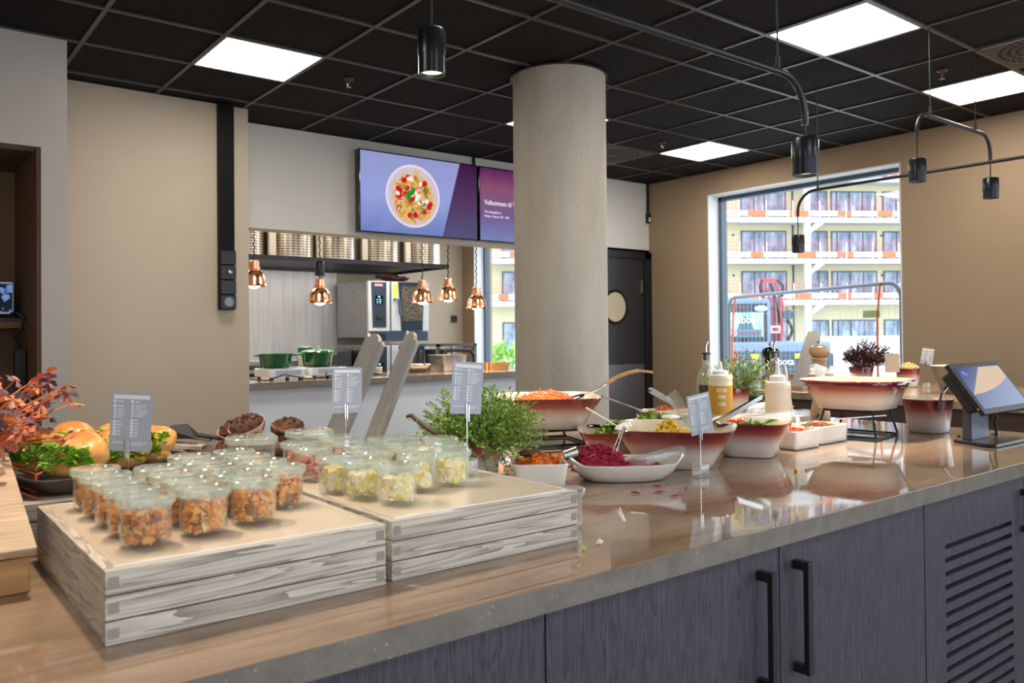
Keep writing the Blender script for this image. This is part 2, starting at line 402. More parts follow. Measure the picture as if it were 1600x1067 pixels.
def vent(label, ix, iy):
    x0, y0 = GX + .6 * ix + .3, GY + .6 * iy + .3
    p = thing('air_vent', label, 'air vent', (x0, y0, H), group='square swirl air vents')
    MB().box(-.287, .287, -.287, .287, -.006, .006).build('plate', plain('vent_plate', srgb(66, 58, 52), .5), p, False)
    s = MB()
    for r, n in ((.07, 10), (.115, 16), (.16, 22), (.205, 28), (.25, 34)):
        for i in range(n):
            a = 2 * PI * i / n + r * 9
            s.box(-.017, .017, -.0085, .0085, -.0075, -.0062, Matrix.Translation((r * math.cos(a), r * math.sin(a), 0)) @ Matrix.Rotation(a + PI / 2 + .5, 4, 'Z'))
    s.build('slots', plain('vent_slot', srgb(8, 8, 8), .8), p, False); return p
vent('perforated swirl air vent by the concrete column', 4, 1); vent('perforated swirl air vent at the upper right photo corner', 4, -5)
def sprinkler(label, x, y, first=[None]):
    if first[0]: return copy_tree(first[0], (x, y, H), 0, label)
    p = thing('sprinkler', label, 'sprinkler', (x, y, H), group='ceiling sprinklers')
    MB().lathe([(.035, 0), (.03, -.008), (.012, -.012), (.012, 0)], 20).build('rosette', M['steel_dark'], p)
    MB().lathe([(.006, -.01), (.006, -.035), (.004, -.05)], 10).build('bulb', plain('sprinkler_red', srgb(150, 60, 46), .3), p)
    MB().tube([(-.014, 0, -.01), (-.016, 0, -.03), (-.004, 0, -.05)], .0025, 6).tube([(.014, 0, -.01), (.016, 0, -.03), (.004, 0, -.05)], .0025, 6).lathe([(.018, -.052), (.018, -.055)], 14).build('deflector', M['steel_pol'], p)
    first[0] = p; return p
sprinkler('small ceiling sprinkler beside the left light panel', 2.452, 4.792)
sprinkler('small ceiling sprinkler beside the far right light panel', 5.45, 4.774)
sprinkler('small ceiling sprinkler near the right edge between lamp rods', 5.406, 2.391)
# ------------------------------------------------------------------ pendant lamps
def lamp_head(par, x, z0, z1, y=0, r=.045):
    """cylinder spot from z1 (top) to z0 (bottom)"""
    zc = z0 + (z1 - z0) * .42
    b = MB().lathe([(.006, z1 + .004), (r * .9, z1 + .002), (r, z1 - .006), (r, zc)], 32, (x, y, 0), True, True).build('lamp_body', M['lamp_black'], par)
    MB().lathe([(r * .955, zc), (r * .955, z0), (r * .86, z0), (r * .8, z0 + .012)], 32, (x, y, 0), False, False).build('lamp_ring', M['lamp_black'], par)
    MB().lathe([(r * .85, z0 + .01), (r * .55, z0 + .028), (.001, z0 + .03)], 28, (x, y, 0), False, False).build('reflector', plain('lamp_reflector', srgb(250, 235, 214), .2, .6, em=(1, .85, .65), es=.6), par)
    MB().lathe([(.014, z0 + .018), (.014, z0 + .024)], 16, (x, y, 0)).build('led', M['led'], par)
def arc(cx, cz, r, a0, a1, n=8): return [(cx + r * math.cos(a0 + (a1 - a0) * i / n), 0, cz + r * math.sin(a0 + (a1 - a0) * i / n)) for i in range(n + 1)]
# 1: single pendant
p = thing('pendant_lamp', 'black cylinder spotlight hanging from a single cord, left of the column', 'pendant lamp', (1.47, 2.28, 0))
lamp_head(p, 0, 2.137, 2.285, 0, .047)
MB().tube([(0, 0, 2.287), (.002, 0, 2.6), (0, 0, H)], .0035, 8).build('cord', M['black'], p)
# 2: long curved rail along X, lamp at its right end
p = thing('pendant_lamp', 'long curved black rail lamp with one large spot, nearest the camera', 'pendant lamp', (2.60, 1.62, 0))
z = 2.165; r_ = .13
MB().tube([(-2.25, 0, z - r_ - .03)] + arc(-2.25 + r_, z - r_, r_, PI, PI / 2) + [(-r_ - .02, 0, z)] + arc(-r_, z - r_, r_, PI / 2, 0)[1:] + [(0, 0, z - r_ - .03)], .0115, 12).build('rail', M['black_metal'], p)
MB().tube([(0, 0, z - r_ - .02), (0, 0, 1.96)], .004, 8).build('cord', M['black'], p)
lamp_head(p, 0, 1.826, 1.955, 0, .046)
lamp_head(p, -2.25, 1.96, 2.09, 0, .046)  # added unseen lamp head at the rail's left end
MB().tube([(-.16, 0, z), (-.16, 0, H)], .0035, 8).tube([(-.16, 0, z), (-.16, 0, z + .05)], .008, 8).build('hanger', M['black'], p)
MB().tube([(-1.7, 0, z), (-1.7, 0, H)], .0035, 8).tube([(-1.7, 0, z), (-1.7, 0, z + .05)], .008, 8).build('hanger', M['black'], p)
# 3: arch with two spots
p = thing('pendant_lamp', 'black arched rail lamp carrying two spots on two rods, at right', 'pendant lamp', (4.44, 2.1, 0))
z = 2.455; r_ = .11; L = .93
MB().tube([(0, 0, z - r_ - .03)] + arc(r_, z - r_, r_, PI, PI / 2) + arc(L - r_, z - r_, r_, PI / 2, 0) + [(L, 0, z - r_ - .04)], .011, 12).build('rail', M['black_metal'], p)
for xx in (0, L):
    MB().tube([(xx, 0, z - r_ - .02), (xx, 0, 2.2)], .0035, 8).build('cord', M['black'], p)
    lamp_head(p, xx, 2.075, 2.197)
for xx in (.16, .73): MB().tube([(xx, 0, z), (xx, 0, H)], .0035, 8).tube([(xx, 0, z), (xx, 0, z + .05)], .008, 8).build('hanger', M['black'], p)
# 4: rail along Y
p = thing('pendant_lamp', 'thin black rail lamp running to the right edge, small spot before the window', 'pendant lamp', (4.94, 3.14, 0), R(-90))
z = 2.215; r_ = .13
MB().tube([(0, 0, z - r_ - .03)] + arc(r_, z - r_, r_, PI, PI / 2) + [(2.6, 0, z)], .010, 10).build('rail', M['black'], p)
MB().tube([(0, 0, z - r_ - .02), (0, 0, 1.93)], .0035, 8).build('cord', M['black'], p)
lamp_head(p, 0, 1.81, 1.927, 0, .042)
MB().tube([(.15, 0, z), (.15, 0, H)], .0035, 8).tube([(.15, 0, z), (.15, 0, z + .05)], .008, 8).build('hanger', M['black'], p)
MB().tube([(2.3, 0, z), (2.3, 0, H)], .0035, 8).build('hanger', M['black'], p)
tag(MB().box(5.155, 5.175, 1.72, 2.05, H - .012, H - .002).build('ceiling_bar', plain('bar_blue_grey', srgb(120, 140, 160), .3, .5), None, False), 'short thin metal bar on the ceiling grid beside the right air vent', 'metal bar')
# ------------------------------------------------------------------ wall fittings
p = thing('cable_trunking', 'black vertical cable trunking with four socket modules on the beige wall', 'cable trunking', (2.015, 5.868, 0))
MB().box(-.052, .052, -.06, 0, 1.47, H - .003).build('trunk', plain('trunk_black', srgb(8, 8, 10), .5, spec=.15), p, False, .004)
for i, z in enumerate((1.79, 1.685, 1.58, 1.475)):
    m = MB().box(-.05, .058, -.072, -.06, z, z + .098).build('socket_module', plain('module_black', srgb(12, 12, 14), .35), p, False, .003)
    if i == 1: MB().lathe([(.014, 0), (.014, .012), (.009, .016)], 16, M=MX(.01, -.072, z + .05)).build('knob', M['steel_pol'], m)
    if i == 3: MB().lathe([(.034, 0), (.034, .003), (.03, .003), (.028, -.001)], 24, M=MX(.005, -.073, z + .05)).build('socket_face', M['black_gloss'], m)
p = thing('wall_control', 'small black control box with cable conduit in the corner above the door', 'control box', (6.86, 6.236, 0))
MB().box(-.035, .01, -.04, 0, 2.50, 2.61).build('box', M['black'], p, False, .004)
MB().box(-.028, .002, -.042, -.04, 2.515, 2.56).build('button', M['white_plastic'], p, False)
MB().box(-.02, .002, -.018, 0, 2.61, H - .002).build('conduit', M['black'], p, False)
p = thing('display_screen', 'black screen on a shelf inside the dark wall niche', 'screen', (.52, 5.62, 1.40))
MB().box(-.5, .17, -.02, .03, .02, .215).build('bezel', M['black_gloss'], p, False, .004)
t = NT('niche_screen_reflection'); n = t.noise(t.obj(), 16, 3)
MB().box(-.49, .155, -.0215, -.02, .035, .2).build('screen_face', t.surf(t.N('Emission', {0: t.ramp(n, [(.5, (.01, .012, .02)), (.56, (.12, .2, .42))]), 1: .7}).outputs[0]), p, False)  # blue patches are a reflection painted as glow
MB().box(-.55, .2, -.06, .2, -.02, .0).build('foot', M['black'], p, False)
tag(MB().box(-.2, .733, 5.5, 5.97, 1.34, 1.378).build('niche_shelf', M['niche'], None, False), 'dark brown shelf inside the wall niche', 'shelf')
p = thing('power_adapter', 'black power adapter with a looping cable on the niche side wall', 'adapter', (.70, 5.5, 1.1))
MB().box(-.03, .03, -.04, .03, -.1, .12).build('housing', M['black'], p, False, .006)
MB().tube([(0, 0, .12), (-.03, 0, .19), (.01, -.02, .24), (.02, 0, .30), (-.02, 0, .335)], .009, 8).build('cable', M['black'], p)
# menu screens above the hatch
def menu_screen(x0, label):
    p = thing('menu_screen', label, 'screen', (x0, 6.15, 2.147), group=None)
    MB().box(0, 1.222, 0, .07, 0, .7).build('bezel', M['black_gloss'], p, False, .003)
    MB().box(.35, .9, .07, .088, .15, .55).build('wall_mount', M['black'], p, False)
    return p
def vcolor(name, stops, axis=2, h=.7, nz=.0, s=.56):
    t = NT(name); o = t.obj(); z = t.N('SeparateXYZ', {0: o}).outputs[axis]
    f = t.math('DIVIDE', z, h)
    if nz: f = t.math('ADD', f, t.math('MULTIPLY', t.math('SUBTRACT', t.noise(o, 7, 5), .5), nz))
    return t.surf(t.N('Emission', {0: t.ramp(f, stops), 1: s}).outputs[0])
p = menu_screen(3.235, 'wall screen showing a bowl of pasta on a lilac background, left one')
MB().box(.012, 1.21, -.0015, .0, .012, .688).build('picture', vcolor('screen_lilac', [(.0, srgb(112, 128, 186)), (.45, srgb(150, 160, 218)), (1, srgb(146, 152, 200))], 2, .7, .35), p, False)
MB().prism([(.83, .012), (1.21, .012), (1.21, .688), (1.02, .688)], .0016, .0022, FRONT).build('picture_panel', vcolor('screen_purple', [(0, srgb(86, 84, 122)), (.45, srgb(84, 58, 98)), (1, srgb(62, 22, 62))]), p, False)
def flat(name, shapes, mat, d): 
    m = MB()
    for poly in shapes: m.prism(poly, d, d + .0004, FRONT)
    return tag(m.build(name, mat, p, False), kind='stuff')
circ = lambda cx, cy, r, n=40, k=1, a=0: [(cx + r * math.cos(2 * PI * i / n) * math.cos(a) - r * k * math.sin(2 * PI * i / n) * math.sin(a), cy + r * math.cos(2 * PI * i / n) * math.sin(a) + r * k * math.sin(2 * PI * i / n) * math.cos(a)) for i in range(n)]
bx, by = .525, .345
flat('picture_bowl', [circ(bx, by, .275, 48)], emis('pic_bowl', srgb(226, 214, 226), .58), .0018)
flat('picture_bowl', [circ(bx, by, .255, 48)], emis('pic_bowl_in', srgb(204, 190, 204), .58), .0022)
rr = random.Random(3)
def inbowl(rad):
    a = rr.uniform(0, 2 * PI); q = rad * math.sqrt(rr.random()); return bx + q * math.cos(a), by - .01 + q * math.sin(a)
flat('picture_food', [circ(*inbowl(.215), .045, 12, .24, rr.uniform(0, 3)) for _ in range(130)], emis('pic_pasta', srgb(226, 178, 96), .58), .0028)
flat('picture_food', [circ(*inbowl(.2), .042, 12, .2, rr.uniform(0, 3)) for _ in range(45)], emis('pic_pasta2', srgb(206, 140, 66), .58), .0034)
flat('picture_food', [circ(*inbowl(.19), .026, 14) for _ in range(22)], emis('pic_tomato', srgb(196, 30, 40), .58), .0040)
flat('picture_food', [circ(*inbowl(.19), .014, 12, .6) for _ in range(22)], emis('pic_tomato_lit', srgb(222, 86, 86), .58), .0046)
flat('picture_food', [circ(*inbowl(.18), .026, 7, .65, rr.uniform(0, 3)) for _ in range(16)], emis('pic_cheese', srgb(238, 232, 224), .58), .0052)
flat('picture_food', [circ(*inbowl(.2), .022, 9, .5, rr.uniform(0, 3)) for _ in range(16)], emis('pic_herb', srgb(96, 146, 50), .58), .0056)
flat('picture_food', [circ(bx - .02, by + .03, .055, 14, .42, .8), circ(bx - .045, by - .0, .05, 14, .4, 1.4)], emis('pic_basil', srgb(44, 140, 40), .58), .0062)
p = menu_screen(4.472, 'wall screen showing white welcome text on purple, partly behind the column')
MB().box(.012, 1.21, -.0015, .0, .012, .688).build('picture', vcolor('screen_violet', [(0, srgb(122, 134, 186)), (.35, srgb(116, 92, 142)), (.72, srgb(136, 80, 112)), (1, srgb(84, 24, 88))], 2, .7, .15), p, False)
wt = emis('screen_text', srgb(240, 236, 246), .62)
text_obj('lettering', 'Velkommen til V', .068, wt, Matrix.Translation((.06, -.002, .345)) @ FRONT, p, sx=.8)
text_obj('lettering', 'V\u00e5re \u00e5pningstider er:', .03, wt, Matrix.Translation((.06, -.002, .27)) @ FRONT, p, sx=.8)
text_obj('lettering', 'Mandag - fredag kl 11:00 - 13:00', .03, wt, Matrix.Translation((.06, -.002, .23)) @ FRONT, p, sx=.74)
tag(MB().box(4.46, 4.47, 6.2, 6.238, 2.85, H - .002).build('ceiling_cable_channel', M['black'], None, False), 'short black cable channel between the menu screens and the ceiling', 'cable channel')
# ------------------------------------------------------------------ kitchen behind the hatch
KZ = .925
t_ = thing('serving_counter', 'stone-topped kitchen serving counter in the hatch, white front below', 'counter', (0, 0, 0))
MB().box(2.2, 5.59, 6.12, 6.95, KZ - .052, KZ).build('worktop', M['stone'], t_, False, .003)
MB().box(2.2, 5.59, 6.1185, 6.1195, KZ - .052, KZ - .0015).build('worktop_edge_light_tint', M['stone_edge_cool_light'], t_, False)
MB().box(2.2, 5.6, 6.45, 6.9, .1, KZ - .054).build('base_cabinet', M['steel'], t_, False)
tag(MB().tube([(4.31, 6.196, .70), (4.31, 6.16, .705), (4.31, 6.15, .73), (4.31, 6.165, .755), (4.31, 6.196, .76)], .009, 8).build('coat_hook', M['copper'], None), 'small copper hook on the white hatch front', 'hook')
# extractor hood
p = thing('extractor_hood', 'large steel kitchen extractor hood with slotted round filters', 'hood', (0, 0, 0))
HY0, HY1, HX1, HZ = 8.47, 9.84, 5.69, 2.10
MB().box(1.25, HX1, HY0, HY0 + .03, HZ, HZ + .03).box(1.25, HX1, HY1 - .03, HY1, HZ, HZ + .03).box(HX1 - .03, HX1, HY0, HY1, HZ, HZ + .03).box(1.25, HX1, HY0, HY1, HZ + .03, HZ + .05).build('rim', plain('hood_rim_dark', srgb(58, 60, 66), .4, .6), p, False)
MB().box(1.25, HX1 - .02, HY0 + .42, HY1, HZ + .05, 2.93).build('body', M['steel'], p, False)
t = NT('slotted_steel'); o = t.gen(); s = t.N('SeparateXYZ', {0: t.obj()}); 
ang = t.N('Math', {0: s.outputs[1], 1: s.outputs[0]}, operation='ARCTAN2').outputs[0]
cu = t.math('FRACT', t.math('MULTIPLY', ang, 14 / PI)); cz = t.math('FRACT', t.math('MULTIPLY', s.outputs[2], 34.0))
slot = t.math('MULTIPLY', t.math('GREATER_THAN', cu, .34), t.math('GREATER_THAN', cz, .62))
slot = t.math('MULTIPLY', slot, t.math('GREATER_THAN', s.outputs[2], .02))
M['slotted'] = t.bsdf(base=t.mix(slot, srgb(236, 222, 202), srgb(24, 22, 20)), metal=t.math('SUBTRACT', 1.0, slot), rough=.3)
first = None
for i, xc in enumerate((2.58, 3.16, 3.74, 4.275, 4.85, 5.43)):
    if first is None:
        f = MB().lathe([(.255, .0), (.255, .52)], 48, (0, 0, 0)).build('filter', M['slotted'], p, loc=(xc, HY0 + .27, HZ + .052)); first = f
    else:
        f = first.copy(); COL.objects.link(f); f.parent = p; f.location = (xc, HY0 + .27, HZ + .052)
mb = MB()
M['post'] = varied('hood_post_paint', srgb(196, 180, 160), srgb(204, 190, 170), 2, .4)
for xc in (2.87, 3.45, 4.0, 4.56, 5.14): MB().box(xc - .035, xc + .035, HY0 + .06, HY0 + .11, HZ + .05, 2.6).build('post', M['post'], p, False)
# combi ovens
PX = lambda x, y, z: Matrix.Translation((x, y, z)) @ FRONT
def oven(name, label, z0, h, top):
    p = thing(name, label, 'oven', (4.815, 8.94, z0))
    W, D = .87, .84
    MB().box(0, W, .03, D, .06, h).build('housing', M['steel'], p, False, .006)
    zb = .14
    MB().box(.005, .30, 0, .03, zb, h - .005).build('control_column', M['steel_pol'] if 0 else plain('oven_front_steel', srgb(206, 208, 210), .35, .35), p, False, .004)
    MB().prism([(.06, zb + .05), (.245, zb + .05), (.25, h - .02), (.04, h - .02)], 0, .008, PX(0, 0, 0)).build('control_panel', plain('oven_panel_dark', srgb(48, 58, 70), .25), p, False)
    pd = MB().box(.09, .2, -.012, -.008, zb + .33, zb + .44).build('display', plain('oven_display', srgb(14, 22, 34), .1), p, False)
    em = emis('oven_digits', srgb(170, 220, 250), 1.1)
    MB().box(.13, .16, -.0135, -.012, zb + .415, zb + .432).box(.11, .125, -.0135, -.012, zb + .385, zb + .395).box(.14, .175, -.0135, -.012, zb + .385, zb + .395).box(.11, .125, -.0135, -.012, zb + .36, zb + .37).box(.14, .175, -.0135, -.012, zb + .36, zb + .37).box(.115, .125, -.0135, -.012, zb + .34, zb + .35).box(.15, .165, -.0135, -.012, zb + .34, zb + .35).build('digits', em, pd, False)
    MB().lathe([(.04, -.008), (.04, .02), (.034, .026)], 24, M=MX(.15, 0, zb + .18)).build('dial', M['black'], p)
    MB().box(.085, .2, -.0095, -.008, h - .07, h - .04).build('maker_plate', plain('oven_red_plate', srgb(196, 110, 118), .4), p, False)
    text_obj('lettering', 'RATIONAL', .024, M['card_ink'], PX(.09, -.0096, h - .063), p, sx=.85)
    dx0, dx1 = .325, .865
    MB().box(dx0, dx1, -.01, .03, zb, h - .005).build('door', plain('oven_door_steel', srgb(208, 211, 214), .35, .35), p, False, .006)
    MB().prism([(dx0 + .13, zb + .005), (dx1 - .10, zb + .005), (dx1 - .07, h - .01), (dx0 + .09, h - .01)], 0.01, .016, PX(0, 0, 0)).build('door_glass_surround', plain('oven_glass_blue', srgb(44, 54, 66), .15), p, False)
    t = NT('oven_inside'); v = t.noise(t.mapv(t.obj(), (10, 1, 26)), 2.2, 4, .7, 1)
    MB().box(dx0 + .14, dx1 - .1, -.018, -.016, zb + .13, h - .06).build('door_glass', t.bsdf(base=t.ramp(v, [(.35, srgb(40, 38, 34)), (.6, srgb(110, 104, 92)), (.75, srgb(190, 184, 170))]), rough=.12), p, False)
    MB().tube([(dx0 + .02, -.02, zb + .4), (dx0 + .07, -.06, zb + .39), (dx0 + .09, -.06, zb + .2)], .017, 8).build('handle', plain('oven_handle', srgb(52, 60, 70), .35), p)
    MB().box(.0, W - .02, -.005, .06, .015, zb - .01).build('base_panel', plain('oven_base_blue', srgb(64, 80, 98), .35, .3), p, False)
    MB().box(.05, .24, -.0065, -.005, .03, zb - .025).build('grille', M['black'], p, False)
    if top: MB().box(dx0 + .02, dx0 + .075, -.0115, -.01, h - .2, h - .03).build('sticker', plain('yellow_sticker', srgb(196, 208, 40), .5), p, False)
    return p
oven('combi_oven', 'upper steel combi oven with a yellow sticker on its door', 1.19, .765, True)
oven('combi_oven', 'lower steel combi oven, mostly hidden behind the leaning planks', .36, .80, False)
tag(MB().box(4.83, 5.67, 9.0, 9.76, .0, .36).build('oven_stand', M['steel'], None, False), 'steel stand under the two stacked combi ovens', 'oven stand')
MB().box(1.6, 5.4, 8.505, 8.60, HZ + .018, HZ + .028).build('added_hood_fill', emis('added_hood_fill', (1, .96, .92), 22), [q for q in bpy.data.objects if q.name == 'extractor_hood'][0], False)  # added glowing strip hidden behind the rim, brightens the steel wall
mb = MB(); rr = random.Random(5)
for i in range(9): mb.ell((5.07 + i * .034 + rr.uniform(-.02, .02), 9.05 + rr.uniform(-.03, .05), 1.957 + .035 + rr.uniform(0, .03)), (.07, .09, .03), 12, 8, None, .5, i, 2.2)
tag(mb.build('kitchen_cloth', plain('dark_red_cloth', srgb(66, 30, 26), .9)), 'crumpled dark red cloth on top of the upper oven', 'cloth')
# back work bench
p = thing('work_bench', 'steel kitchen work bench along the steel wall left of the ovens', 'work bench', (0, 0, 0))
MB().box(1.4, 4.78, 9.05, 9.84, .86, .9).box(1.4, 4.78, 9.80, 9.85, .9, .98).build('top', M['steel'], p, False, .004)
MB().box(1.5, 4.7, 9.2, 9.8, 0, .855).build('cabinet', M['steel_dark'], p, False)
tag(MB().box(3.0, 3.9, 9.15, 9.6, .905, .935).box(3.05, 3.4, 9.2, 9.55, .936, .945).build('hob_plate', M['black'], None, False), 'dark glass hob on the back work bench', 'hob')
tag(MB().box(4.35, 4.75, 9.25, 9.75, .902, 1.10).build('chest_box', M['steel_dark'], None, False, .01), 'dark steel box on the bench beside the ovens', 'steel box')
p = thing('food_can', 'green and white can with an orange picture on the back bench', 'can', (4.153, 9.3, .902))
MB().lathe([(.077, 0), (.082, .01), (.082, .24), (.077, .25)], 28).build('can_body', plain('can_white', srgb(206, 204, 180), .4), p)
MB().lathe([(.083, .18), (.083, .24)], 28, cap0=False, cap1=False).build('green_band', plain('can_green', srgb(24, 84, 50), .4), p)
MB().prism(circ(.02, .08, .042, 18), .0835, .0845, FRONT).build('picture', plain('can_orange', srgb(214, 120, 50), .5), p)
MB().box(-.06, -.02, -.084, -.083, .03, .15).build('yellow_patch', plain('can_yellow', srgb(206, 190, 70), .5), p, False)
# trolley, steel containers
p = thing('tray_trolley', 'open steel trolley frame standing to the right of the ovens', 'trolley', (5.42, 8.33, 0))
mb = MB()
for x in (.02, .56):
    for y in (.02, .5): mb.box(x - .02, x + .02, y - .02, y + .02, .06, 1.17)
mb.box(0, .58, 0, .52, 1.14, 1.17).build('frame', M['steel'], p, False)
MB().tube([(.06, -.02, .3), (.06, -.02, 1.03), (.11, -.02, 1.09), (.46, -.02, 1.09), (.52, -.02, 1.03), (.52, -.02, .3)], .022, 8).build('push_bar', plain('trolley_bar', srgb(52, 56, 62), .4), p)
MB().box(.13, .14, .0, .5, .3, 1.1).build('rail', M['steel_dark'], p, False)
p = thing('steel_container', 'square open steel container on the serving counter, left of the column', 'container', (4.42, 6.62, KZ + .002))
MB().squircle([(.13, .13, 8, 0), (.145, .145, 8, .155), (.152, .152, 8, .158), (.14, .14, 8, .155), (.125, .125, 8, .006)], 40, True, True).build('body', M['steel'], p)
tag(MB().tube([(4.78, 6.5, KZ), (4.78, 6.5, KZ + .08), (4.83, 6.5, KZ + .08), (4.83, 6.5, KZ)], .006, 6).build('wire_holder', M['black'], None), 'small black wire loop standing on the serving counter', 'wire holder')
tag(MB().squircle([(.12, .1, 4, 0), (.13, .11, 4, .07), (.12, .1, 4, .07), (.11, .09, 4, .01)], 32, True, True).build('bread_basket', M['wood_warm'], None, loc=(4.98, 6.6, KZ + .001)), 'beige shallow basket on the serving counter beside the column', 'basket')
p = thing('steel_tray', 'shallow curved polished steel dish on the serving counter', 'dish', (4.02, 6.62, KZ + .001))
MB().squircle([(.12, .08, 3, 0), (.19, .12, 3, .075), (.2, .13, 3, .078), (.18, .11, 3, .07), (.1, .07, 3, .008)], 40, True, True).build('body', M['steel_pol'], p)
p = thing('plate_stack', 'low stack of pale plates on the serving counter behind the planks', 'plates', (3.55, 6.62, KZ + .001))
MB().lathe([(.09, 0), (.14, .02), (.14, .025), (.1, .025), (.14, .04), (.14, .045), (.1, .045), (.14, .06), (.14, .065), (.05, .055)], 36).build('stack', M['cream'], p)
# hobs and green pots
def hob(label, x, y, rz, first=[None]):
    if first[0]: return copy_tree(first[0], (x, y, KZ + .001), rz, label)
    p = thing('induction_hob', label, 'hob', (x, y, KZ + .001), rz, 'portable white induction hobs')
    MB().box(-.15, .15, -.16, .16, .025, .092).build('housing', plain('hob_white', srgb(206, 214, 220), .35, .2), p, False, .006)
    mb = MB()
    for i in range(12): mb.box(-.095 + i * .018, -.085 + i * .018, -.1612, -.16, .042, .08)
    mb.build('vent_slots', plain('slot_grey', srgb(128, 142, 156), .6), p, False)
    MB().box(-.14, .14, -.15, .15, .092, .095).build('glass_top', M['black_gloss'], p, False)
    for sx in (-1, 1):
        for sy in (-1, 1): MB().lathe([(.016, 0), (.014, .026)], 12, (sx * .12, sy * .13, 0)).build('foot', M['black'], p)
    first[0] = p; return p
hob('white induction hob under the open green pot', 2.645, 6.42, 0)
hob('white induction hob under the lidded green pot', 3.03, 6.46, 0)
def pot(label, x, y, lid):
    p = thing('cooking_pot', label, 'pot', (x, y, KZ + .099))
    pr = [(.105, 0), (.115, .006), (.132, .1), (.136, .112), (.13, .112), (.112, .012), (.02, .008)]
    MB().lathe(pr, 44).build('pot_body', M['enamel_green'], p)
    for s in (-1, 1): MB().tube([(s * .125, -.03, .098), (s * .165, -.03, .1), (s * .175, 0, .1), (s * .165, .03, .1), (s * .125, .03, .098)], .008, 8).build('handle', M['enamel_green'], p)
    if lid:
        l = MB().lathe([(.137, .113), (.137, .124), (.125, .132), (.05, .142), (.001, .144)], 44).build('lid', M['enamel_green'], p)
        MB().lathe([(.008, .142), (.008, .155), (.02, .158), (.018, .168), (.001, .17)], 18).build('knob', plain('brass_knob', srgb(214, 190, 130), .25, .9), l)
    else:
        MB().ell((0, 0, .075), (.122, .122, .03), 24, 8, None, .15, 2).build('stew', plain('stew_orange', srgb(180, 120, 50), .5), p)
    return p
pot('open green enamel cooking pot on the left hob', 2.62, 6.44, False)
pot('green enamel cooking pot with a lid on the right hob', 3.0, 6.47, True)
tag(MB().tube([(2.3, 6.24, KZ + .03), (2.45, 6.2, KZ + .008), (2.6, 6.22, KZ + .05), (2.8, 6.2, KZ + .01), (2.95, 6.23, KZ + .012), (2.99, 6.28, KZ + .05)], .006, 6).build('power_cable', M['black'], None), 'black power cable lying in front of the two white hobs', 'cable')
# wall switch & heat lamps
p = thing('wall_switch', 'small dark square switch on the kitchen back wall', 'switch', (6.72, 9.898, 1.511))
MB().box(-.045, .045, -.03, 0, -.045, .045).build('plate', M['black_metal'], p, False, .004)
MB().box(-.03, .03, -.034, -.03, -.03, .03).build('rocker', M['black'], p, False)
def heat_lamp(label, x, z0, ring, k=[None]):
    """z0 = bottom of shade"""
    p = thing('heat_lamp', label, 'heat lamp', (x, 6.5, z0), 0, 'copper heat lamps over the hatch')
    MB().lathe([(.104, 0), (.101, .004), (.094, .03), (.088, .075), (.07, .112), (.048, .128), (.046, .142), (.05, .145), (.05, .158), (.04, .16), (.04, .205), (.036, .208), (.01, .209)], 40, cap0=False).build('shade', M['copper'], p)
    MB().lathe([(.001, -.018), (.03, -.012), (.05, .006), (.045, .02), (.02, .04)], 24).build('bulb', M['bulb'], p)
    s = MB(); pts = []
    zt = 2.12 - z0 + .8
    for i in range(130):
        a = i * .9; zz = .21 + (zt - .21) * i / 129
        pts.append((.0045 * math.cos(a), .0045 * math.sin(a), zz))
    s.tube(pts, .0055, 6).build('cord', M['black'], p)
    if ring: MB().lathe([(.038, .235), (.04, .24), (.04, .355), (.036, .36), (.01, .361)], 24).build('counterweight', M['black_metal'], p)
    return p
for lab, x, z0, rg in (('copper heat lamp cut by the beige wall edge', 2.47, 1.683, 0), ('copper heat lamp with a black cylinder above, in front of the steel wall', 3.041, 1.556, 1),
                       ('copper heat lamp in front of the upper oven door', 4.066, 1.578, 0), ('copper heat lamp between the oven and the kitchen window', 4.355, 1.605, 0),
                       ('copper heat lamp in front of the kitchen window frame, nearest the column', 4.684, 1.532, 0)):
    heat_lamp(lab, x, z0, rg)
# ------------------------------------------------------------------ main buffet counter
CX1, CY0, CY1, CZ = 3.33, .935, 2.5, .90
wt_ = tag(MB().box(-1.2, CX1, CY0, CY1, CZ - .04, CZ).build('worktop', M['stone'], None, False, .002), 'long glossy brown stone worktop of the buffet counter', 'worktop')
MB().box(-1.199, CX1 - .001, CY0 - .0008, CY0 - .0001, CZ - .0395, CZ - .0012).build('worktop_edge_light_tint', M['stone_edge_cool_light'], wt_, False)  # thin strip carrying the painted cool light of the slab front
def cab_body(x0, x1):
    return MB().box(x0 + .002, x1 - .002, CY0 + .035, CY1 - .05, .1, CZ - .041).box(x0 + .002, x1 - .002, CY0 + .08, CY1 - .1, 0, .1)
def handle(par, x, z0, z1, y):
    h = MB().box(x - .008, x + .008, y - .036, y - .024, z0, z1).box(x - .008, x + .008, y - .024, y, z1 - .018, z1).box(x - .008, x + .008, y - .024, y, z0, z0 + .018)
    return h.build('handle', M['black'], par, False, .0012)
CD = [(-.998, -.397, 'dark oak cabinet outside the photo under the left end', None), (-.397, .204, 'dark oak cabinet hidden under the left crate', None),
      (.204, .805, 'dark oak cabinet with a plain front, leftmost in view', None), (.805, 1.409, 'dark oak cabinet with a black handle near its right edge', 'R'),
      (1.409, 2.009, 'dark oak cabinet with a black handle near its left edge', 'L'), (2.009, 2.61, 'dark oak cabinet with a slatted ventilation door', 'V'), (2.61, 3.30, 'dark oak cabinet at the far right end, cut by the photo edge', 'L2')]
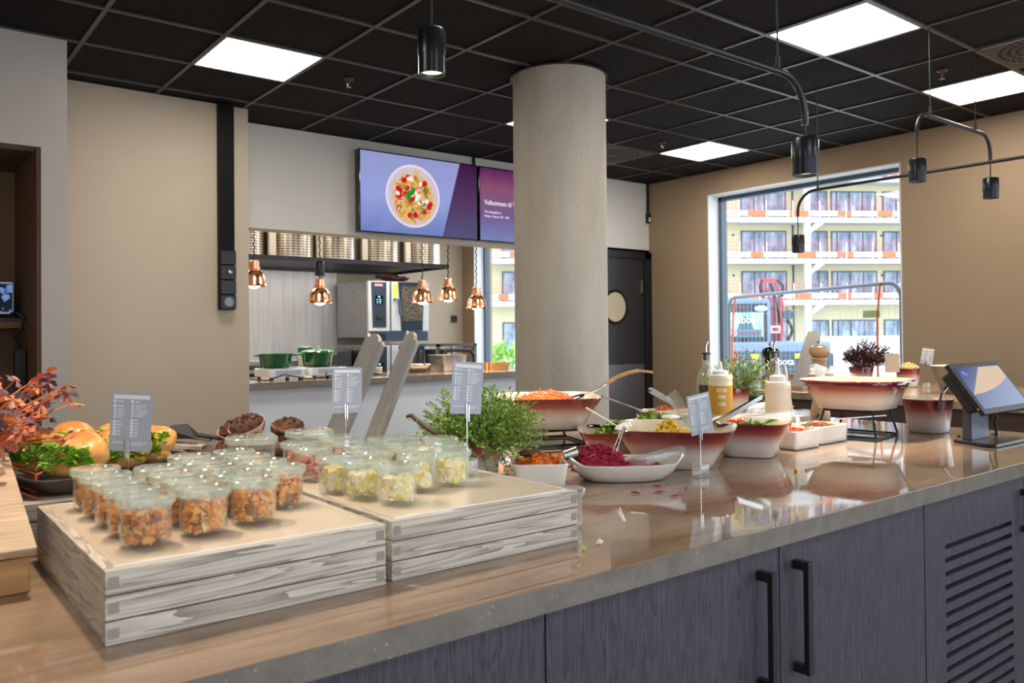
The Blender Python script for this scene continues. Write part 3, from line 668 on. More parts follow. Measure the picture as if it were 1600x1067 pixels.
for x0, x1, lab, k in CD:
    c = thing('base_cabinet', lab, 'cabinet', (0, 0, 0), 0, 'dark oak cabinets under the buffet counter')
    cab_body(x0, x1).build('carcass', M['gap'], c, False)
    yd = CY0 + .012
    if k != 'V':
        d = MB().box(x0 + .0018, x1 - .0018, yd, yd + .022, .1, CZ - .043).build('door', M['cabinet'], c, False, .001)
        if k in ('R',): handle(d, x1 - .068, .60, .822, yd)
        if k in ('L', 'L2'): handle(d, x0 + .052, .60, .822, yd) if k == 'L' else handle(d, x0 + .03, .70, .86, yd) if 0 else None
    else:
        # door with horizontal louvre slots
        m = MB(); m.box(x0 + .0018, x0 + .108, yd, yd + .022, .1, CZ - .043).box(x1 - .085, x1 - .0018, yd, yd + .022, .1, CZ - .043)
        m.box(x0 + .108, x1 - .085, yd, yd + .022, .742, CZ - .043)
        z = .742; n = 0
        while z > .15:
            z -= .034; n += 1
            m.box(x0 + .108, x1 - .085, yd, yd + .022, z - .0 if False else z, z + .021)
        m.box(x0 + .108, x1 - .085, yd, yd + .022, .1, z)
        d = m.build('door', M['cabinet'], c, False)
        MB().box(x0 + .108, x1 - .085, yd + .0195, yd + .0215, .12, .742).build('slot_backing', M['louver'], d, False)
        hh = MB().box(x1 - .02, x1 - .007, yd - .034, yd - .024, .70, .822).box(x1 - .02, x1 - .007, yd - .024, yd, .804, .822).box(x1 - .02, x1 - .007, yd - .024, yd, .70, .718)
        hh.build('handle', M['black'], d, False, .001)
# ------------------------------------------------------------------ crates (wooden risers)
CT = .992
def crate(label, x0, y0, wx, wy, tray=True):
    c = thing('wooden_riser', label, 'wooden riser', (x0, y0, CZ + .0005), 0, 'washed grey slatted wooden risers on the counter')
    hs = [(0, .0285), (.0305, .0595), (.0615, .0915)]; th = .016
    for z0, z1 in hs:
        for s, (L, px, py, rz) in enumerate(((wx, 0, 0, 0), (wx, 0, wy - th, 0), (wy - 2 * th, th, th, 90), (wy - 2 * th, wx, th, 90))):
            m = MB().box(0.0003, L - .0003, .0003, th - .0003, z0, z1)
            o = m.build('slat', M['crate'], c, False, .0008, (px, py, 0), (0, 0, R(rz)))
            if s == 0:
                for q in (.003, L - .016): MB().box(q, q + .013, -.0004, .0, z0 + .008, z1 - .008).build('joint_peg', M['peg'], o, False)
    MB().box(th + .001, wx - th - .001, th + .001, wy - th - .001, .07, .0885).build('top_board', M['crate'], c, False)
    MB().box(.014, wx - .016, .014, wy - .016, .0885, .0925).build('tray_plate', M['tray_plate'], c, False, .0015)
    MB().box(.0125, wx - .0145, .0125, .0145, .0915, .0935).build('plate_edge', M['rim_white'], c, False)
    return c
crate('front left wooden riser carrying the muesli jars', .229, 1.097, .389, .505)
crate('front right wooden riser carrying the ham and cheese jars', .632, 1.104, .387, .59)
crate('rear wooden riser under the bread roll tray', .17, 1.625, .38, .40)
crate('rear wooden riser under the muffins', .57, 1.71, .33, .36)
crate('rear right wooden riser under the yellow dressing bottle and the potted herb', 2.24, 1.716, .43, .30)
# ------------------------------------------------------------------ jars
JZ = CT + .0012
def make_jar(label, x, y):
    j = thing('glass_jar', label, 'jar', (x, y, JZ))
    MB().lathe([(.026, 0), (.0315, .003), (.033, .008), (.0335, .05), (.0345, .056), (.0325, .056), (.0318, .05), (.0315, .009), (.026, .005)], 36, cap0=True, cap1=True).build('jar_body', M['glass_jar'], j)
    MB().lathe([(.0335, .0505), (.0352, .0535), (.0350, .0562), (.033, .0562)], 36, cap0=False, cap1=False).build('jar_rim_glint', M['rim_glint'], j)
    MB().lathe([(.0365, .0563), (.0385, .058), (.0385, .0655), (.0365, .0675), (.029, .0675), (.027, .0655), (.002, .0655)], 36, cap0=True, cap1=True).build('lid', M['glass_lid'], j)
    MB().lathe([(.0366, .0565), (.0388, .0582), (.0388, .0656), (.0366, .0678), (.0345, .0678)], 36, cap0=False, cap1=False).build('lid_rim_glint', M['rim_glint'], j)
    return j
JAR0 = None
def jar(label, x, y):
    global JAR0
    if JAR0 is None: JAR0 = make_jar(label, x, y); return JAR0
    return copy_tree(JAR0, (x, y, JZ), RND.uniform(0, 6), label)
M['muesli'] = islands('muesli_pieces', [srgb(212, 130, 36), srgb(228, 150, 50), srgb(192, 106, 30), srgb(234, 170, 76), srgb(220, 138, 42), srgb(232, 190, 130), srgb(160, 86, 34), srgb(224, 144, 54)], .7)
M['ham'] = islands('ham_pieces', [srgb(206, 136, 118), srgb(222, 160, 140), srgb(190, 112, 96), srgb(230, 178, 160)], .5)
M['cheese'] = islands('cheese_pieces', [srgb(244, 234, 190), srgb(240, 222, 146), srgb(248, 242, 220), srgb(246, 238, 206), srgb(238, 212, 118)], .5)
M['core'] = plain('muesli_core', srgb(140, 82, 34), .8)
def fill_mesh(kind, seed):
    rd = random.Random(seed); m = MB()
    top = {'muesli': .047, 'ham': .045, 'cheese': .044}[kind]
    if kind == 'muesli':
        m.m = 1; m.lathe([(.018, .006), (.022, .01), (.022, top - .008), (.015, top - .006)], 20); m.m = 0
        for i in range(125):
            a = rd.uniform(0, 2 * PI); z = rd.uniform(.006, top); s = rd.uniform(.0042, .0098); q = .0306 - s * .85 if rd.random() < .78 else rd.uniform(0, .025)
            if q < .02: z = top - rd.uniform(0, .006)
            m.chunk((q * math.cos(a), q * math.sin(a), max(z, s * .7 + .0055)), s, rd)
    else:
        s = .0046 if kind == 'ham' else .0062
        for i in range(110 if kind == 'ham' else 85):
            a = rd.uniform(0, 2 * PI); z = rd.uniform(.0125, top); q = (.0295 - s * 1.5) * rd.uniform(.88, 1) if rd.random() < .7 else rd.uniform(0, .02)
            m.cube((q * math.cos(a), q * math.sin(a), z), s, rd)
    return m
FILL = {}
def filling(kind, v, x, y, label, nm):
    key = (kind, v)
    if key not in FILL:
        o = fill_mesh(kind, hash(kind) % 1 + v * 7 + {'muesli': 1, 'ham': 2, 'cheese': 3}[kind]).build(nm, [M[kind], M['core']] if kind == 'muesli' else M[kind], None, kind == 'muesli', ang=20)
        FILL[key] = o
    else:
        o = FILL[key].copy(); COL.objects.link(o)
    o.location = (x, y, JZ); o.rotation_euler = (0, 0, RND.uniform(0, 6))
    return tag(o, label, nm.replace('_', ' '), None, 'stuff')
ORD = ['nearest', 'second from', 'third from', 'fourth from', 'fifth from']
cols = [('leftmost', .303, [1.200, 1.279, 1.357, 1.435, 1.512]), ('second', .386, [1.214, 1.293, 1.372, 1.452]),
        ('third', .468, [1.236, 1.315, 1.394, 1.473, 1.552]), ('rightmost', .550, [1.322, 1.402, 1.482, 1.561])]
n = 0
for rn, x, ys in cols:
    for i, y in enumerate(ys):
        xx = x + RND.uniform(-.002, .002); n += 1
        j = jar(f'muesli jar {ORD[i]} the camera in the {rn} row of the left riser', xx, y); j['group'] = 'jars of muesli on the left riser'
        f = filling('muesli', n % 4, xx, y, f'toasted muesli inside the jar {ORD[i]} the camera, {rn} row of the left riser', 'muesli'); f['group'] = 'muesli in the jars'
ch = [(.705, 1.213, 'nearest the camera'), (.683, 1.291, 'second from the camera in the left row'), (.672, 1.369, 'leftmost at the edge of the ham jars'), (.792, 1.287, 'half hidden behind the nearest cheese jar'),
      (.870, 1.293, 'nearest the card stand'), (.757, 1.385, 'in the middle of the cheese jars'), (.838, 1.372, 'behind the one nearest the card stand'), (.918, 1.372, 'rightmost, beside the acrylic base')]
for i, (x, y, w) in enumerate(ch):
    jar(f'cheese jar on the right riser, {w}', x, y)['group'] = 'jars of cheese cubes'
    filling('cheese', i % 3, x, y, f'pale yellow cheese cubes in the jar {w}', 'cheese_cubes')['group'] = 'cheese cubes in the jars'
hm = [(.690, 1.512, 'in plain view beside the muesli jars'), (.776, 1.468, 'in the front row, behind the middle cheese jar'), (.858, 1.455, 'in the front row, right end'), (.70, 1.597, 'at the rear left'),
      (.785, 1.555, 'in the second row, middle'), (.868, 1.540, 'in the second row, right end'), (.955, 1.46, 'beside the potted thyme'), (.80, 1.637, 'hindmost of the ham jars')]
for i, (x, y, w) in enumerate(hm):
    jar(f'pink ham jar on the right riser, {w}', x, y)['group'] = 'jars of ham cubes'
    filling('ham', i % 3, x, y, f'pink ham cubes in the jar {w}', 'ham_cubes')['group'] = 'ham cubes in the jars'
# empty tall jar on the counter beside the right crate
p = thing('tall_glass', 'empty tall glass jar with lid on the counter at the right riser corner', 'glass jar', (1.085, 1.195, CZ + .0005))
MB().lathe([(.018, 0), (.0215, .004), (.0215, .055), (.026, .064), (.0245, .064), (.02, .055), (.02, .006)], 32, cap1=True).build('jar_body', M['glass_jar'], p)
MB().lathe([(.027, .0645), (.029, .066), (.029, .073), (.027, .075), (.001, .074)], 32).build('lid', M['glass_lid'], p)
# wide low jars on the rear crate
for lab, x, y in (('wide low glass jar with a greenish lid in front of the muffins', .655, 1.745), ('wide low glass jar with a greenish lid right of the muffins', .80, 1.77)):
    p = thing('wide_jar', lab, 'jar', (x, y, CT + .0012), 0, 'wide low glass jars behind the ham jars')
    MB().lathe([(.04, 0), (.048, .004), (.05, .05), (.05, .054), (.047, .054), (.046, .01), (.02, .006)], 40, cap1=True).build('jar_body', M['glass_jar'], p)
    MB().lathe([(.0522, .0546), (.0553, .0572), (.0553, .0662), (.0522, .0692)], 40, cap0=False, cap1=False).build('lid_rim_glint', M['rim_glint'], p)
    MB().lathe([(.052, .0545), (.055, .057), (.055, .066), (.052, .069), (.04, .069), (.038, .067), (.001, .067)], 40).build('lid', M['glass_lid'], p)
# ------------------------------------------------------------------ card stands
def card_stand(label, x, y, z, h, tilt, rz, lean=0, dx=0.0, base=True):
    """h: height of the card's lower edge above z; tilt = roll in its own plane"""
    p = thing('card_stand', label, 'card stand', (x, y, z), rz)
    MB().lathe([(.022, 0), (.0225, .001), (.0225, .032), (.022, .033)], 28).build('base', M['acrylic_block'], p)
    MB().tube([(0, 0, .005), (0, 0, h + .012)], .0014, 8).build('stem', M['steel_pol'], p)
    MB().box(-.004, -.0005, -.004, .001, h - .012, h + .022).box(.0005, .004, -.0055, -.0005, h - .016, h + .018).build('clip', M['steel_pol'], p, False, .0006)
    C = Matrix.Translation((dx, -.0008, h)) @ Matrix.Rotation(tilt, 4, 'Y') @ Matrix.Rotation(lean, 4, 'X')
    c = MB().box(-.037, .037, -.0004, .0004, 0, .105, C).build('card', M['card'], p, False)
    m = MB()
    def bx(u0, u1, w0, w1): m.box(u0, u1, -.0008, -.0004, w0, w1, C)
    bx(-.032, .032, .093, .1)
    rd = random.Random(11)
    for w in (.086, .0775): bx(-.032, -.027, w, w + .005); bx(-.025, -.025 + rd.uniform(.008, .013), w + .0015, w + .0033)
    for i in range(6):
        w = .0735 - i * .003; bx(-.0305, -.0275, w, w + .0024); bx(-.025, -.025 + rd.uniform(.008, .014), w + .0006, w + .0016)
    for i in range(5):
        w = .05 - i * .0055; bx(-.0315, -.0265, w, w + .0042); bx(-.0245, -.0245 + rd.uniform(.005, .009), w + .0012, w + .003)
    bx(-.001, .004, .086, .091); bx(.006, .014, .0875, .0893)
    for i in range(8):
        w = .0815 - i * .003; bx(.0005, .0032, w, w + .0024); bx(.0055, .0055 + rd.uniform(.012, .024), w + .0006, w + .0016)
    for i in range(6):
        w = .053 - i * .0055; bx(-.0008, .0042, w, w + .0042); bx(.0062, .0062 + rd.uniform(.006, .011), w + .0012, w + .003)
    bx(-.031, -.005, .0145, .0158); bx(-.002, .030, .0145, .0158); bx(-.0, .022, .011, .012)
    m.build('print', M['card_ink'], c, False)
    return p
card_stand('grey allergen card clipped in front of the bread rolls', .366, 1.574, CT + .0012, .082, R(3), R(-38), 0, .004)
card_stand('grey allergen card clipped in front of the two leaning planks', .874, 1.735, CT + .0012, .105, R(1), R(-2), 0, .003)
card_stand('grey allergen card tilted in front of the potted thyme', .955, 1.362, CT + .0012, .124, R(5), R(-2), 0, -.004)
card_stand('grey allergen card tilted in front of the yellow salad bowl', 1.717, 1.386, CZ + .0005, .112, R(-9), R(-12), 0, .008)
# ------------------------------------------------------------------ leaning planks
def leaning_plank(name, label, x, y, z, rz, run=.2, rise=.35, w=.1, m='plank', th=.012, notch=True):
    """board leaning along local +X; its width lies along local Y"""
    p = thing(name, label, 'wooden display board', (x, y, z), rz)
    L = math.hypot(run, rise); a = math.atan2(rise, run)
    poly = [(0, -w / 2), (L * .9, -w / 2), (L * .93, -w * .42)]
    if notch: poly += [(L * .925, -w * .28), (L * .965, -w * .16), (L * .985, 0), (L * .985, w * .22), (L * .96, w * .34), (L, w * .5)]
    else: poly += [(L, -w * .3), (L, w / 2)]
    poly += [(0, w / 2)]
    T = Matrix.Translation((0, 0, .012)) @ Matrix.Rotation(-a, 4, 'Y')
    MB().prism(poly, 0, th, Matrix.Identity(4)).build('board', M[m], p, False, .0015, (0, 0, .012), (0, -a, 0))
    MB().box(0.001, L * .9, w / 2, w / 2 + .0012, .0005, th - .0005).build('dark_edge', M['gap'], p, False, 0, (0, 0, .012), (0, -a, 0))
    MB().prism([(0, 0), (run * .5, 0), (run * .5, .008), (run * .34, rise * .3), (run * .30, rise * .3)], -.008, .008, FRONT).build('support', M['wood_warm'], p, False)
    MB().box(-.02, run * .55, -w * .55, w * .55, 0, .016).build('foot_block', M['wood_warm'], p, False, .001)
    return p
leaning_plank('display_board', 'pale grey notched plank leaning right, behind the middle grey card, left one', .985, 2.085, CZ + .0005, R(2), .18, .37, .11)
leaning_plank('display_board', 'pale grey notched plank leaning right, right one of the pair behind the jars', 1.045, 1.975, CZ + .0005, R(-4), .165, .375, .085)
# ------------------------------------------------------------------ ceramics
def bowl(label, x, y, z, a0, a1, h, e0=4, e1=5, rz=0, cat='bowl', group='white bowls with a red glazed rim', name='serving_bowl', lip=0, b=1.0, mat='redbowl', th=.006):
    """flared squarish bowl: bottom half a0, top half a1"""
    p = thing(name, label, cat, (x, y, z), rz, group)
    m = MB()
    sp = [(a0 * .93, a0 * .93 * b, e0, 0), (a0, a0 * b, e0, .004)]
    for k in (.2, .45, .7, .9): sp.append((a0 + (a1 - a0) * k, (a0 + (a1 - a0) * k) * b, e0 + (e1 - e0) * k, .004 + (h - .008) * k ** .93))
    if lip: sp += [(a1 * .97, a1 * .97 * b, e1, h * .9), (a1 + lip, (a1 + lip) * b, e1, h * .93)]
    sp += [(a1 + lip, (a1 + lip) * b, e1, h - .002), (a1 + lip - .002, (a1 + lip) * b - .002, e1, h)]
    m.squircle(sp, 64, True, False); m.m = 1
    isp = [(a1 + lip - .002, (a1 + lip) * b - .002, e1, h), (a1 - th, a1 * b - th, e1, h - .003)]
    for k in (.8, .5, .25, .08): isp.append((a0 - th + (a1 - a0) * k, (a0 + (a1 - a0) * k) * b - th, e0 + (e1 - e0) * k, .010 + (h - .012) * k))
    isp.append((a0 * .8, a0 * .8 * b, e0, .009))
    m.squircle(isp, 64, False, True)
    m.build('bowl_body', [M[mat], M['cream']], p, True, 0, ang=50, recalc=False)
    return p
def mound(name, label, mat, c, rx, ry, rz_, n, size, kind='shred', rot=0, seed=1):
    """loose food heap: one uncountable object"""
    rd = random.Random(seed); m = MB()
    ca, sa = math.cos(rot), math.sin(rot)
    m.ell((0, 0, 0), (rx * .88, ry * .88, rz_ * .82), 18, 10, Matrix.Rotation(rot, 3, 'Z'), .14, seed, 3)
    m.v = [(q[0], q[1], max(q[2], 0.0)) for q in m.v]
    for i in range(n):
        a = rd.uniform(0, 2 * PI); q = math.sqrt(rd.random()) * .98
        u, v = q * math.cos(a), q * math.sin(a)
        zz = rz_ * math.sqrt(max(0, 1 - q * q)) * rd.uniform(.8, 1.06)
        x, y = u * rx, v * ry; x, y = x * ca - y * sa, x * sa + y * ca
        if kind == 'shred':
            d = Vector((rd.uniform(-1, 1), rd.uniform(-1, 1), rd.uniform(-.5, .7))).normalized()
            s = size * rd.uniform(.5, 1.3); P = Vector((x, y, zz)); bend = Vector((rd.uniform(-1, 1), rd.uniform(-1, 1), rd.uniform(-.3, .6))) * s * .25
            m.tube([P - d * s, P + bend, P + d * s], [.0009, .0016, .0009] if size < .02 else [.001, .002, .001], 4)
        elif kind == 'chunk': m.chunk((x, y, zz), size * rd.uniform(.6, 1.3), rd)
        elif kind == 'cube': m.cube((x, y, zz), size, rd)
        elif kind == 'leafy':
            d = Vector((rd.uniform(-1, 1), rd.uniform(-1, 1), rd.uniform(.0, .9)))
            m.leaf((x, y, zz), d, (rd.uniform(-1, 1), rd.uniform(-1, 1), 1), size * rd.uniform(.7, 1.5), size * rd.uniform(.5, 1), rd.uniform(-.4, .6))
    o = m.build(name, mat, None, kind in ('shred',), loc=c)
    return tag(o, label, name.replace('_', ' '), None, 'stuff')
M['greybowl'] = plain('grey_metal_bowl', srgb(128, 124, 120), .3, .5)
M['carrot'] = islands('shredded_carrot', [srgb(226, 106, 40), srgb(240, 132, 58), srgb(210, 88, 30), srgb(246, 156, 84)], .5)
M['beet'] = islands('shredded_beet', [srgb(150, 16, 50), srgb(186, 30, 70), srgb(118, 10, 36), srgb(200, 58, 92)], .4)
M['yellow'] = islands('yellow_pieces', [srgb(232, 196, 60), srgb(216, 170, 40), srgb(240, 214, 110)], .45)
M['greens'] = islands('salad_leaves', [srgb(120, 160, 40), srgb(160, 190, 70), srgb(70, 120, 34), srgb(196, 210, 110)], .45)
M['couscous'] = islands('pale_salad', [srgb(220, 190, 120), srgb(236, 214, 160), srgb(204, 160, 84)], .6)
def stand(label, x, y, z0, h, a_top, a_bot, rz=0):
    p = thing('wire_stand', label, 'stand', (x, y, z0), rz, 'black wire stands under bowls')
    r = .0042
    sq = lambda a, z: [(a * math.cos(R(45 + 90 * k)) * 1.414, a * math.sin(R(45 + 90 * k)) * 1.414, z) for k in range(5)]
    m = MB()
    T, B = sq(a_top, h - r), sq(a_bot, r)
    for k in range(4): m.cyl(T[k], T[k + 1], r, n=8)
    m.build('top_ring', M['black_metal'], p); m = MB()
    for k in range(4): m.cyl(B[k], B[k + 1], r, n=8)
    m.build('bottom_ring', M['black_metal'], p)
    for k in range(4): MB().cyl(B[k], T[k], r, n=8).build('leg', M['black_metal'], p)
    return p
def tongs(label, p0, p1, spread, mat, name='serving_tongs', w=.011, cat='tongs', head=.02):
    """two spring arms from the tip p0 to the hinge p1"""
    p0, p1 = Vector(p0), Vector(p1); d = (p1 - p0); L = d.length; d.normalize()
    side = d.cross(Vector((0, 0, 1))).normalized(); up = side.cross(d)
    p = thing(name, label, cat, tuple(p0))
    for s in (-1, 1):
        pts = [side * s * spread * .6, d * L * .3 + side * s * spread, d * L * .75 + side * s * spread * .6, d * L * .97 + side * s * .002]
        m = MB(); rings = []
        for i, q in enumerate(pts):
            ww = w * (1.25 if i == 0 else 1)
            rings.append([tuple(q + up * ww + side * s * .001), tuple(q - up * ww + side * s * .001), tuple(q - up * ww - side * s * .001), tuple(q + up * ww - side * s * .001)])
        m.ring_loft(rings).build('arm', mat, p, False)
    MB().ell(tuple(d * L * .97), (w * .7, w * .7, w * .7), 12, 8).build('hinge', mat, p)
    return p
def spoon(label, p0, p1, mat, name='serving_spoon', w=.01, bowl_r=.03, handle_mat=None, split=.55, bend=.0):
    p0, p1 = Vector(p0), Vector(p1); d = (p1 - p0); L = d.length; d.normalize()
    side = d.cross(Vector((0, 0, 1))).normalized(); up = side.cross(d)
    p = thing(name, label, 'spoon', tuple(p0))
    def strip(a, b, ww, th, nm, mt, off=0):
        m = MB(); rings = []
        for i in range(5):
            k = a + (b - a) * i / 4; q = d * L * k + up * (bend * math.sin(PI * min(1, max(0, (k - .3) / .7))))
            if k > .9: q = q + up * (-bend * .6)
            wk = ww * (1 + .4 * k)
            rings.append([tuple(q + side * wk + up * th), tuple(q - side * wk + up * th), tuple(q - side * wk - up * th), tuple(q + side * wk - up * th)])
        m.ring_loft(rings).build(nm, mt, p, True, .0008)
    strip(.1, split if handle_mat else 1, w * .55, .0014, 'stem', mat)
    if handle_mat: strip(split, 1, w * .85, .005, 'handle', handle_mat)
    Mx = Matrix((d, side, up)).transposed()
    m = MB().ell((0, 0, 0), (bowl_r * 1.35, bowl_r, bowl_r * .35), 16, 8, Mx); m.build('spoon_head', mat, p)
    return p
def scoop(label, p0, p1, w, h, name='acrylic_scoop'):
    """open trough of clear acrylic from p0 (mouth) to p1 (closed end)"""
    p0, p1 = Vector(p0), Vector(p1); d = p1 - p0; L = d.length; d.normalize()
    side = d.cross(Vector((0, 0, 1))).normalized(); up = side.cross(d)
    Mx = Matrix((d, side, up)).transposed().to_4x4(); Mx.translation = p0
    p = thing(name, label, 'scoop', tuple(p0)); Mx.translation = Vector((0, 0, 0))
    m = MB(); t_ = .003
    m.box(0, L, -w / 2, w / 2, 0, t_, Mx).box(0, L, -w / 2, -w / 2 + t_, t_, h, Mx).box(0, L, w / 2 - t_, w / 2, t_, h, Mx).box(L - t_, L, -w / 2, w / 2, t_, h, Mx)
    m.build('trough', M['acrylic'], p, False, .0008); return p
Z = CZ + .0006
# beet dish + scoop
p = thing('serving_dish', 'large white boat-shaped dish with shredded beetroot', 'dish', (1.545, 1.500, Z), R(-33))
m = MB(); rings = []
for (k, zz) in ((.60, 0), (.68, .003), (.86, .022), (.97, .040), (1.0, .046), (.975, .047), (.93, .040), (.8, .022), (.6, .009)):
    r = []
    for i in range(64):
        a = 2 * PI * (i + .5) / 64; c, s = math.cos(a), math.sin(a)
        lift = 1 + .45 * max(0, abs(c) - .72) / .28 * (zz / .046)
        r.append((.154 * k * math.copysign(abs(c) ** .74, c), .102 * k * math.copysign(abs(s) ** .74, s), zz * lift))
    rings.append(r)
m.ring_loft(rings, True, True); m.build('dish_body', M['ceramic'], p, True, recalc=False)
mound('shredded_beetroot', 'heap of dark red shredded beetroot in the white boat dish', M['beet'], (1.487, 1.538, Z + .022), .078, .066, .062, 480, .014, 'shred', R(-33), 4)
mound('beetroot_strips', 'thin layer of beetroot strips at the right end of the boat dish', M['beet'], (1.585, 1.480, Z + .024), .068, .045, .018, 130, .012, 'shred', R(-33), 5)
scoop('clear acrylic scoop lying in the beetroot dish', (1.55, 1.478, Z + .030), (1.672, 1.404, Z + .060), .042, .022)
tongs('steel tongs stuck in the beetroot heap', (1.53, 1.52, Z + .05), (1.61, 1.555, Z + .125), .005, M['steel'], w=.006)
rd = random.Random(8)
for i, (x, y) in enumerate(((1.42, 1.34), (1.47, 1.31), (1.555, 1.30), (1.52, 1.36), (1.46, 1.255))):
    m = MB(); d = Vector((rd.uniform(-1, 1), rd.uniform(-1, 1), 0)).normalized() * .012
    m.tube([tuple(-d), (.002, .002, .0004), tuple(d)], [.001, .0022, .001], 5)
    tag(m.build('beetroot_shred', M['beet'], None, loc=(x, y, Z + .002)), 'stray shred of beetroot lying on the stone worktop before the boat dish', 'beetroot shred', 'stray beetroot shreds')
# square orange dish
p = bowl('small white square dish of orange strips beside the potted thyme', 1.333, 1.586, Z, .062, .070, .058, 7, 7, R(-36), 'dish', None, 'square_dish', mat='ceramic')
mound('orange_strips', 'orange carrot strips in the small square dish', islands('carrot_strips', [srgb(232, 122, 30), srgb(244, 150, 50), srgb(214, 100, 24)], .45), (1.333, 1.586, Z + .04), .056, .056, .026, 60, .02, 'leafy', 0, 6)
spoon('wooden salad spoon resting in the square orange dish', (1.322, 1.607, Z + .075), (1.485, 1.566, Z + .07), M['board_dark'], 'wooden_spoon', .014, .026)
tag(MB().lathe([(.0, 0), (.012, 0), (.015, .036), (.0125, .036), (.0105, .003)], 24, cap1=False).build('steel_cup', M['steel'], None, loc=(1.395, 1.562, Z + .066), rot=(R(75), 0, R(60))), 'small steel ladle end lying on the square orange dish', 'ladle')
# bowl on left stand
stand('black wire stand under the high left bowl', 1.855, 2.165, Z, .055, .09, .115, R(-20))
bowl('red rimmed bowl on a wire stand in front of the column, wooden spoon in it', 1.855, 2.165, Z + .056, .12, .182, .108, 4.5, 5, R(-36))
mound('shredded_carrot', 'orange shredded carrot heaped in the bowl in front of the column', M['carrot'], (1.86, 2.17, Z + .106), .122, .122, .07, 420, .014, 'shred', 0, 7)
spoon('long wooden handled serving spoon leaning out of the bowl by the column', (1.95, 2.12, Z + .15), (2.19, 1.985, Z + .248), M['steel_pol'], 'serving_spoon', .014, .03, M['wood_warm'], .42, .018)
# flat dish of greens behind
bowl('low red dish of green salad half hidden behind the yellow salad bowl', 1.885, 1.866, Z, .085, .118, .07, 5, 6, R(-38), 'dish')
mound('green_salad', 'green salad leaves in the low red dish', M['greens'], (1.89, 1.86, Z + .036), .078, .078, .044, 160, .022, 'leafy', 0, 8)
spoon('dark salad server lying on the low red dish', (1.80, 1.87, Z + .085), (1.90, 1.80, Z + .082), M['black_gloss'], 'salad_server', .012, .02)
# bowl A (yellow)
bowl('large red rimmed bowl with yellow salad behind the tilted card', 1.827, 1.560, Z, .105, .167, .110, 4, 4.2, R(34))
mound('yellow_salad', 'yellow pineapple salad low inside the large red rimmed bowl', M['yellow'], (1.82, 1.56, Z + .04), .11, .11, .056, 110, .012, 'chunk', 0, 9)
mound('yellow_heap', 'small heap of mashed yellow food at the rim of the large bowl', M['yellow'], (1.835, 1.60, Z + .085), .035, .03, .036, 40, .008, 'chunk', 0, 10)
spoon('white handled serving spoon standing in the yellow salad', (1.77, 1.66, Z + .07), (1.67, 1.77, Z + .158), M['white_plastic'], 'serving_spoon', .013, .03)
# bowl B
bowl('red rimmed bowl of leaf salad right of the tilted card', 2.138, 1.534, Z, .078, .122, .105, 4, 4.5, R(25))
mound('leaf_salad', 'pale leaf salad low inside the right red rimmed bowl', M['greens'], (2.136, 1.535, Z + .05), .078, .078, .04, 120, .02, 'leafy', 0, 11)
tag(MB().leaf((0, 0, 0), (.8, -.5, .35), (0, 0, 1), .05, .035, .2).leaf((.01, 0, .002), (.6, -.8, .3), (.2, 0, 1), .045, .03, .3).build('basil_leaf', plain('basil_green', srgb(132, 190, 26), .4), None, loc=(2.09, 1.455, Z + .1)), 'bright green leaf on the rim of the right salad bowl', 'leaf')
tongs('long steel tongs crossing from the yellow bowl to the leaf salad', (1.985, 1.555, Z + .10), (2.215, 1.54, Z + .175), .006, M['steel_pol'], w=.007)
scoop('large clear acrylic scoop lying across the leaf salad bowl', (2.12, 1.545, Z + .098), (2.305, 1.440, Z + .115), .036, .02)
scoop('tall clear acrylic scoop standing behind the tilted card', (1.945, 1.59, Z + .07), (1.90, 1.66, Z + .185), .06, .03)
for i, (x, y) in enumerate(((2.185, 1.60), (2.16, 1.62))):
    tag(MB().ell((0, 0, 0), (.017, .017, .016), 16, 10).build('cherry_tomato', plain('tomato_red', srgb(214, 70, 34), .2), None, loc=(x, y, Z + .088)), 'red cherry tomato at the back of the right salad bowl', 'tomato', 'cherry tomatoes')
# bowls further back
bowl('shallow dish of orange carrot with tongs, in front of the door', 2.56, 2.22, Z, .085, .125, .062, 3, 3, R(-38), 'dish', None, 'serving_dish', mat='redbowl', b=.8)
mound('carrot_salad', 'orange grated carrot in the shallow dish before the door', M['carrot'], (2.565, 2.215, Z + .032), .083, .064, .05, 260, .012, 'shred', R(-38), 12)
tongs('dark steel tongs leaning out of the shallow carrot dish', (2.60, 2.20, Z + .07), (2.46, 2.24, Z + .152), .008, M['steel'], w=.012)
tag(MB().tube([(2.04, 2.08, Z + .155), (2.42, 2.245, Z + .068)], .0035, 8).build('skewer', M['steel_pol'], None), 'thin metal rod spanning from the column bowl to the carrot dish', 'rod')
bowl('white rimmed salad bowl with lettuce behind the yellow salad bowl', 2.17, 1.93, Z, .085, .125, .068, 3, 3, 0, 'dish', None, 'serving_dish', mat='ceramic')
mound('lettuce', 'pale green lettuce in the white rimmed bowl behind the yellow salad', M['greens'], (2.165, 1.935, Z + .037), .08, .08, .048, 130, .024, 'leafy', 0, 13)
spoon('white spoon lying over the white rimmed salad bowl', (2.16, 1.87, Z + .088), (2.30, 1.90, Z + .082), M['white_plastic'], 'serving_spoon', .012, .03)
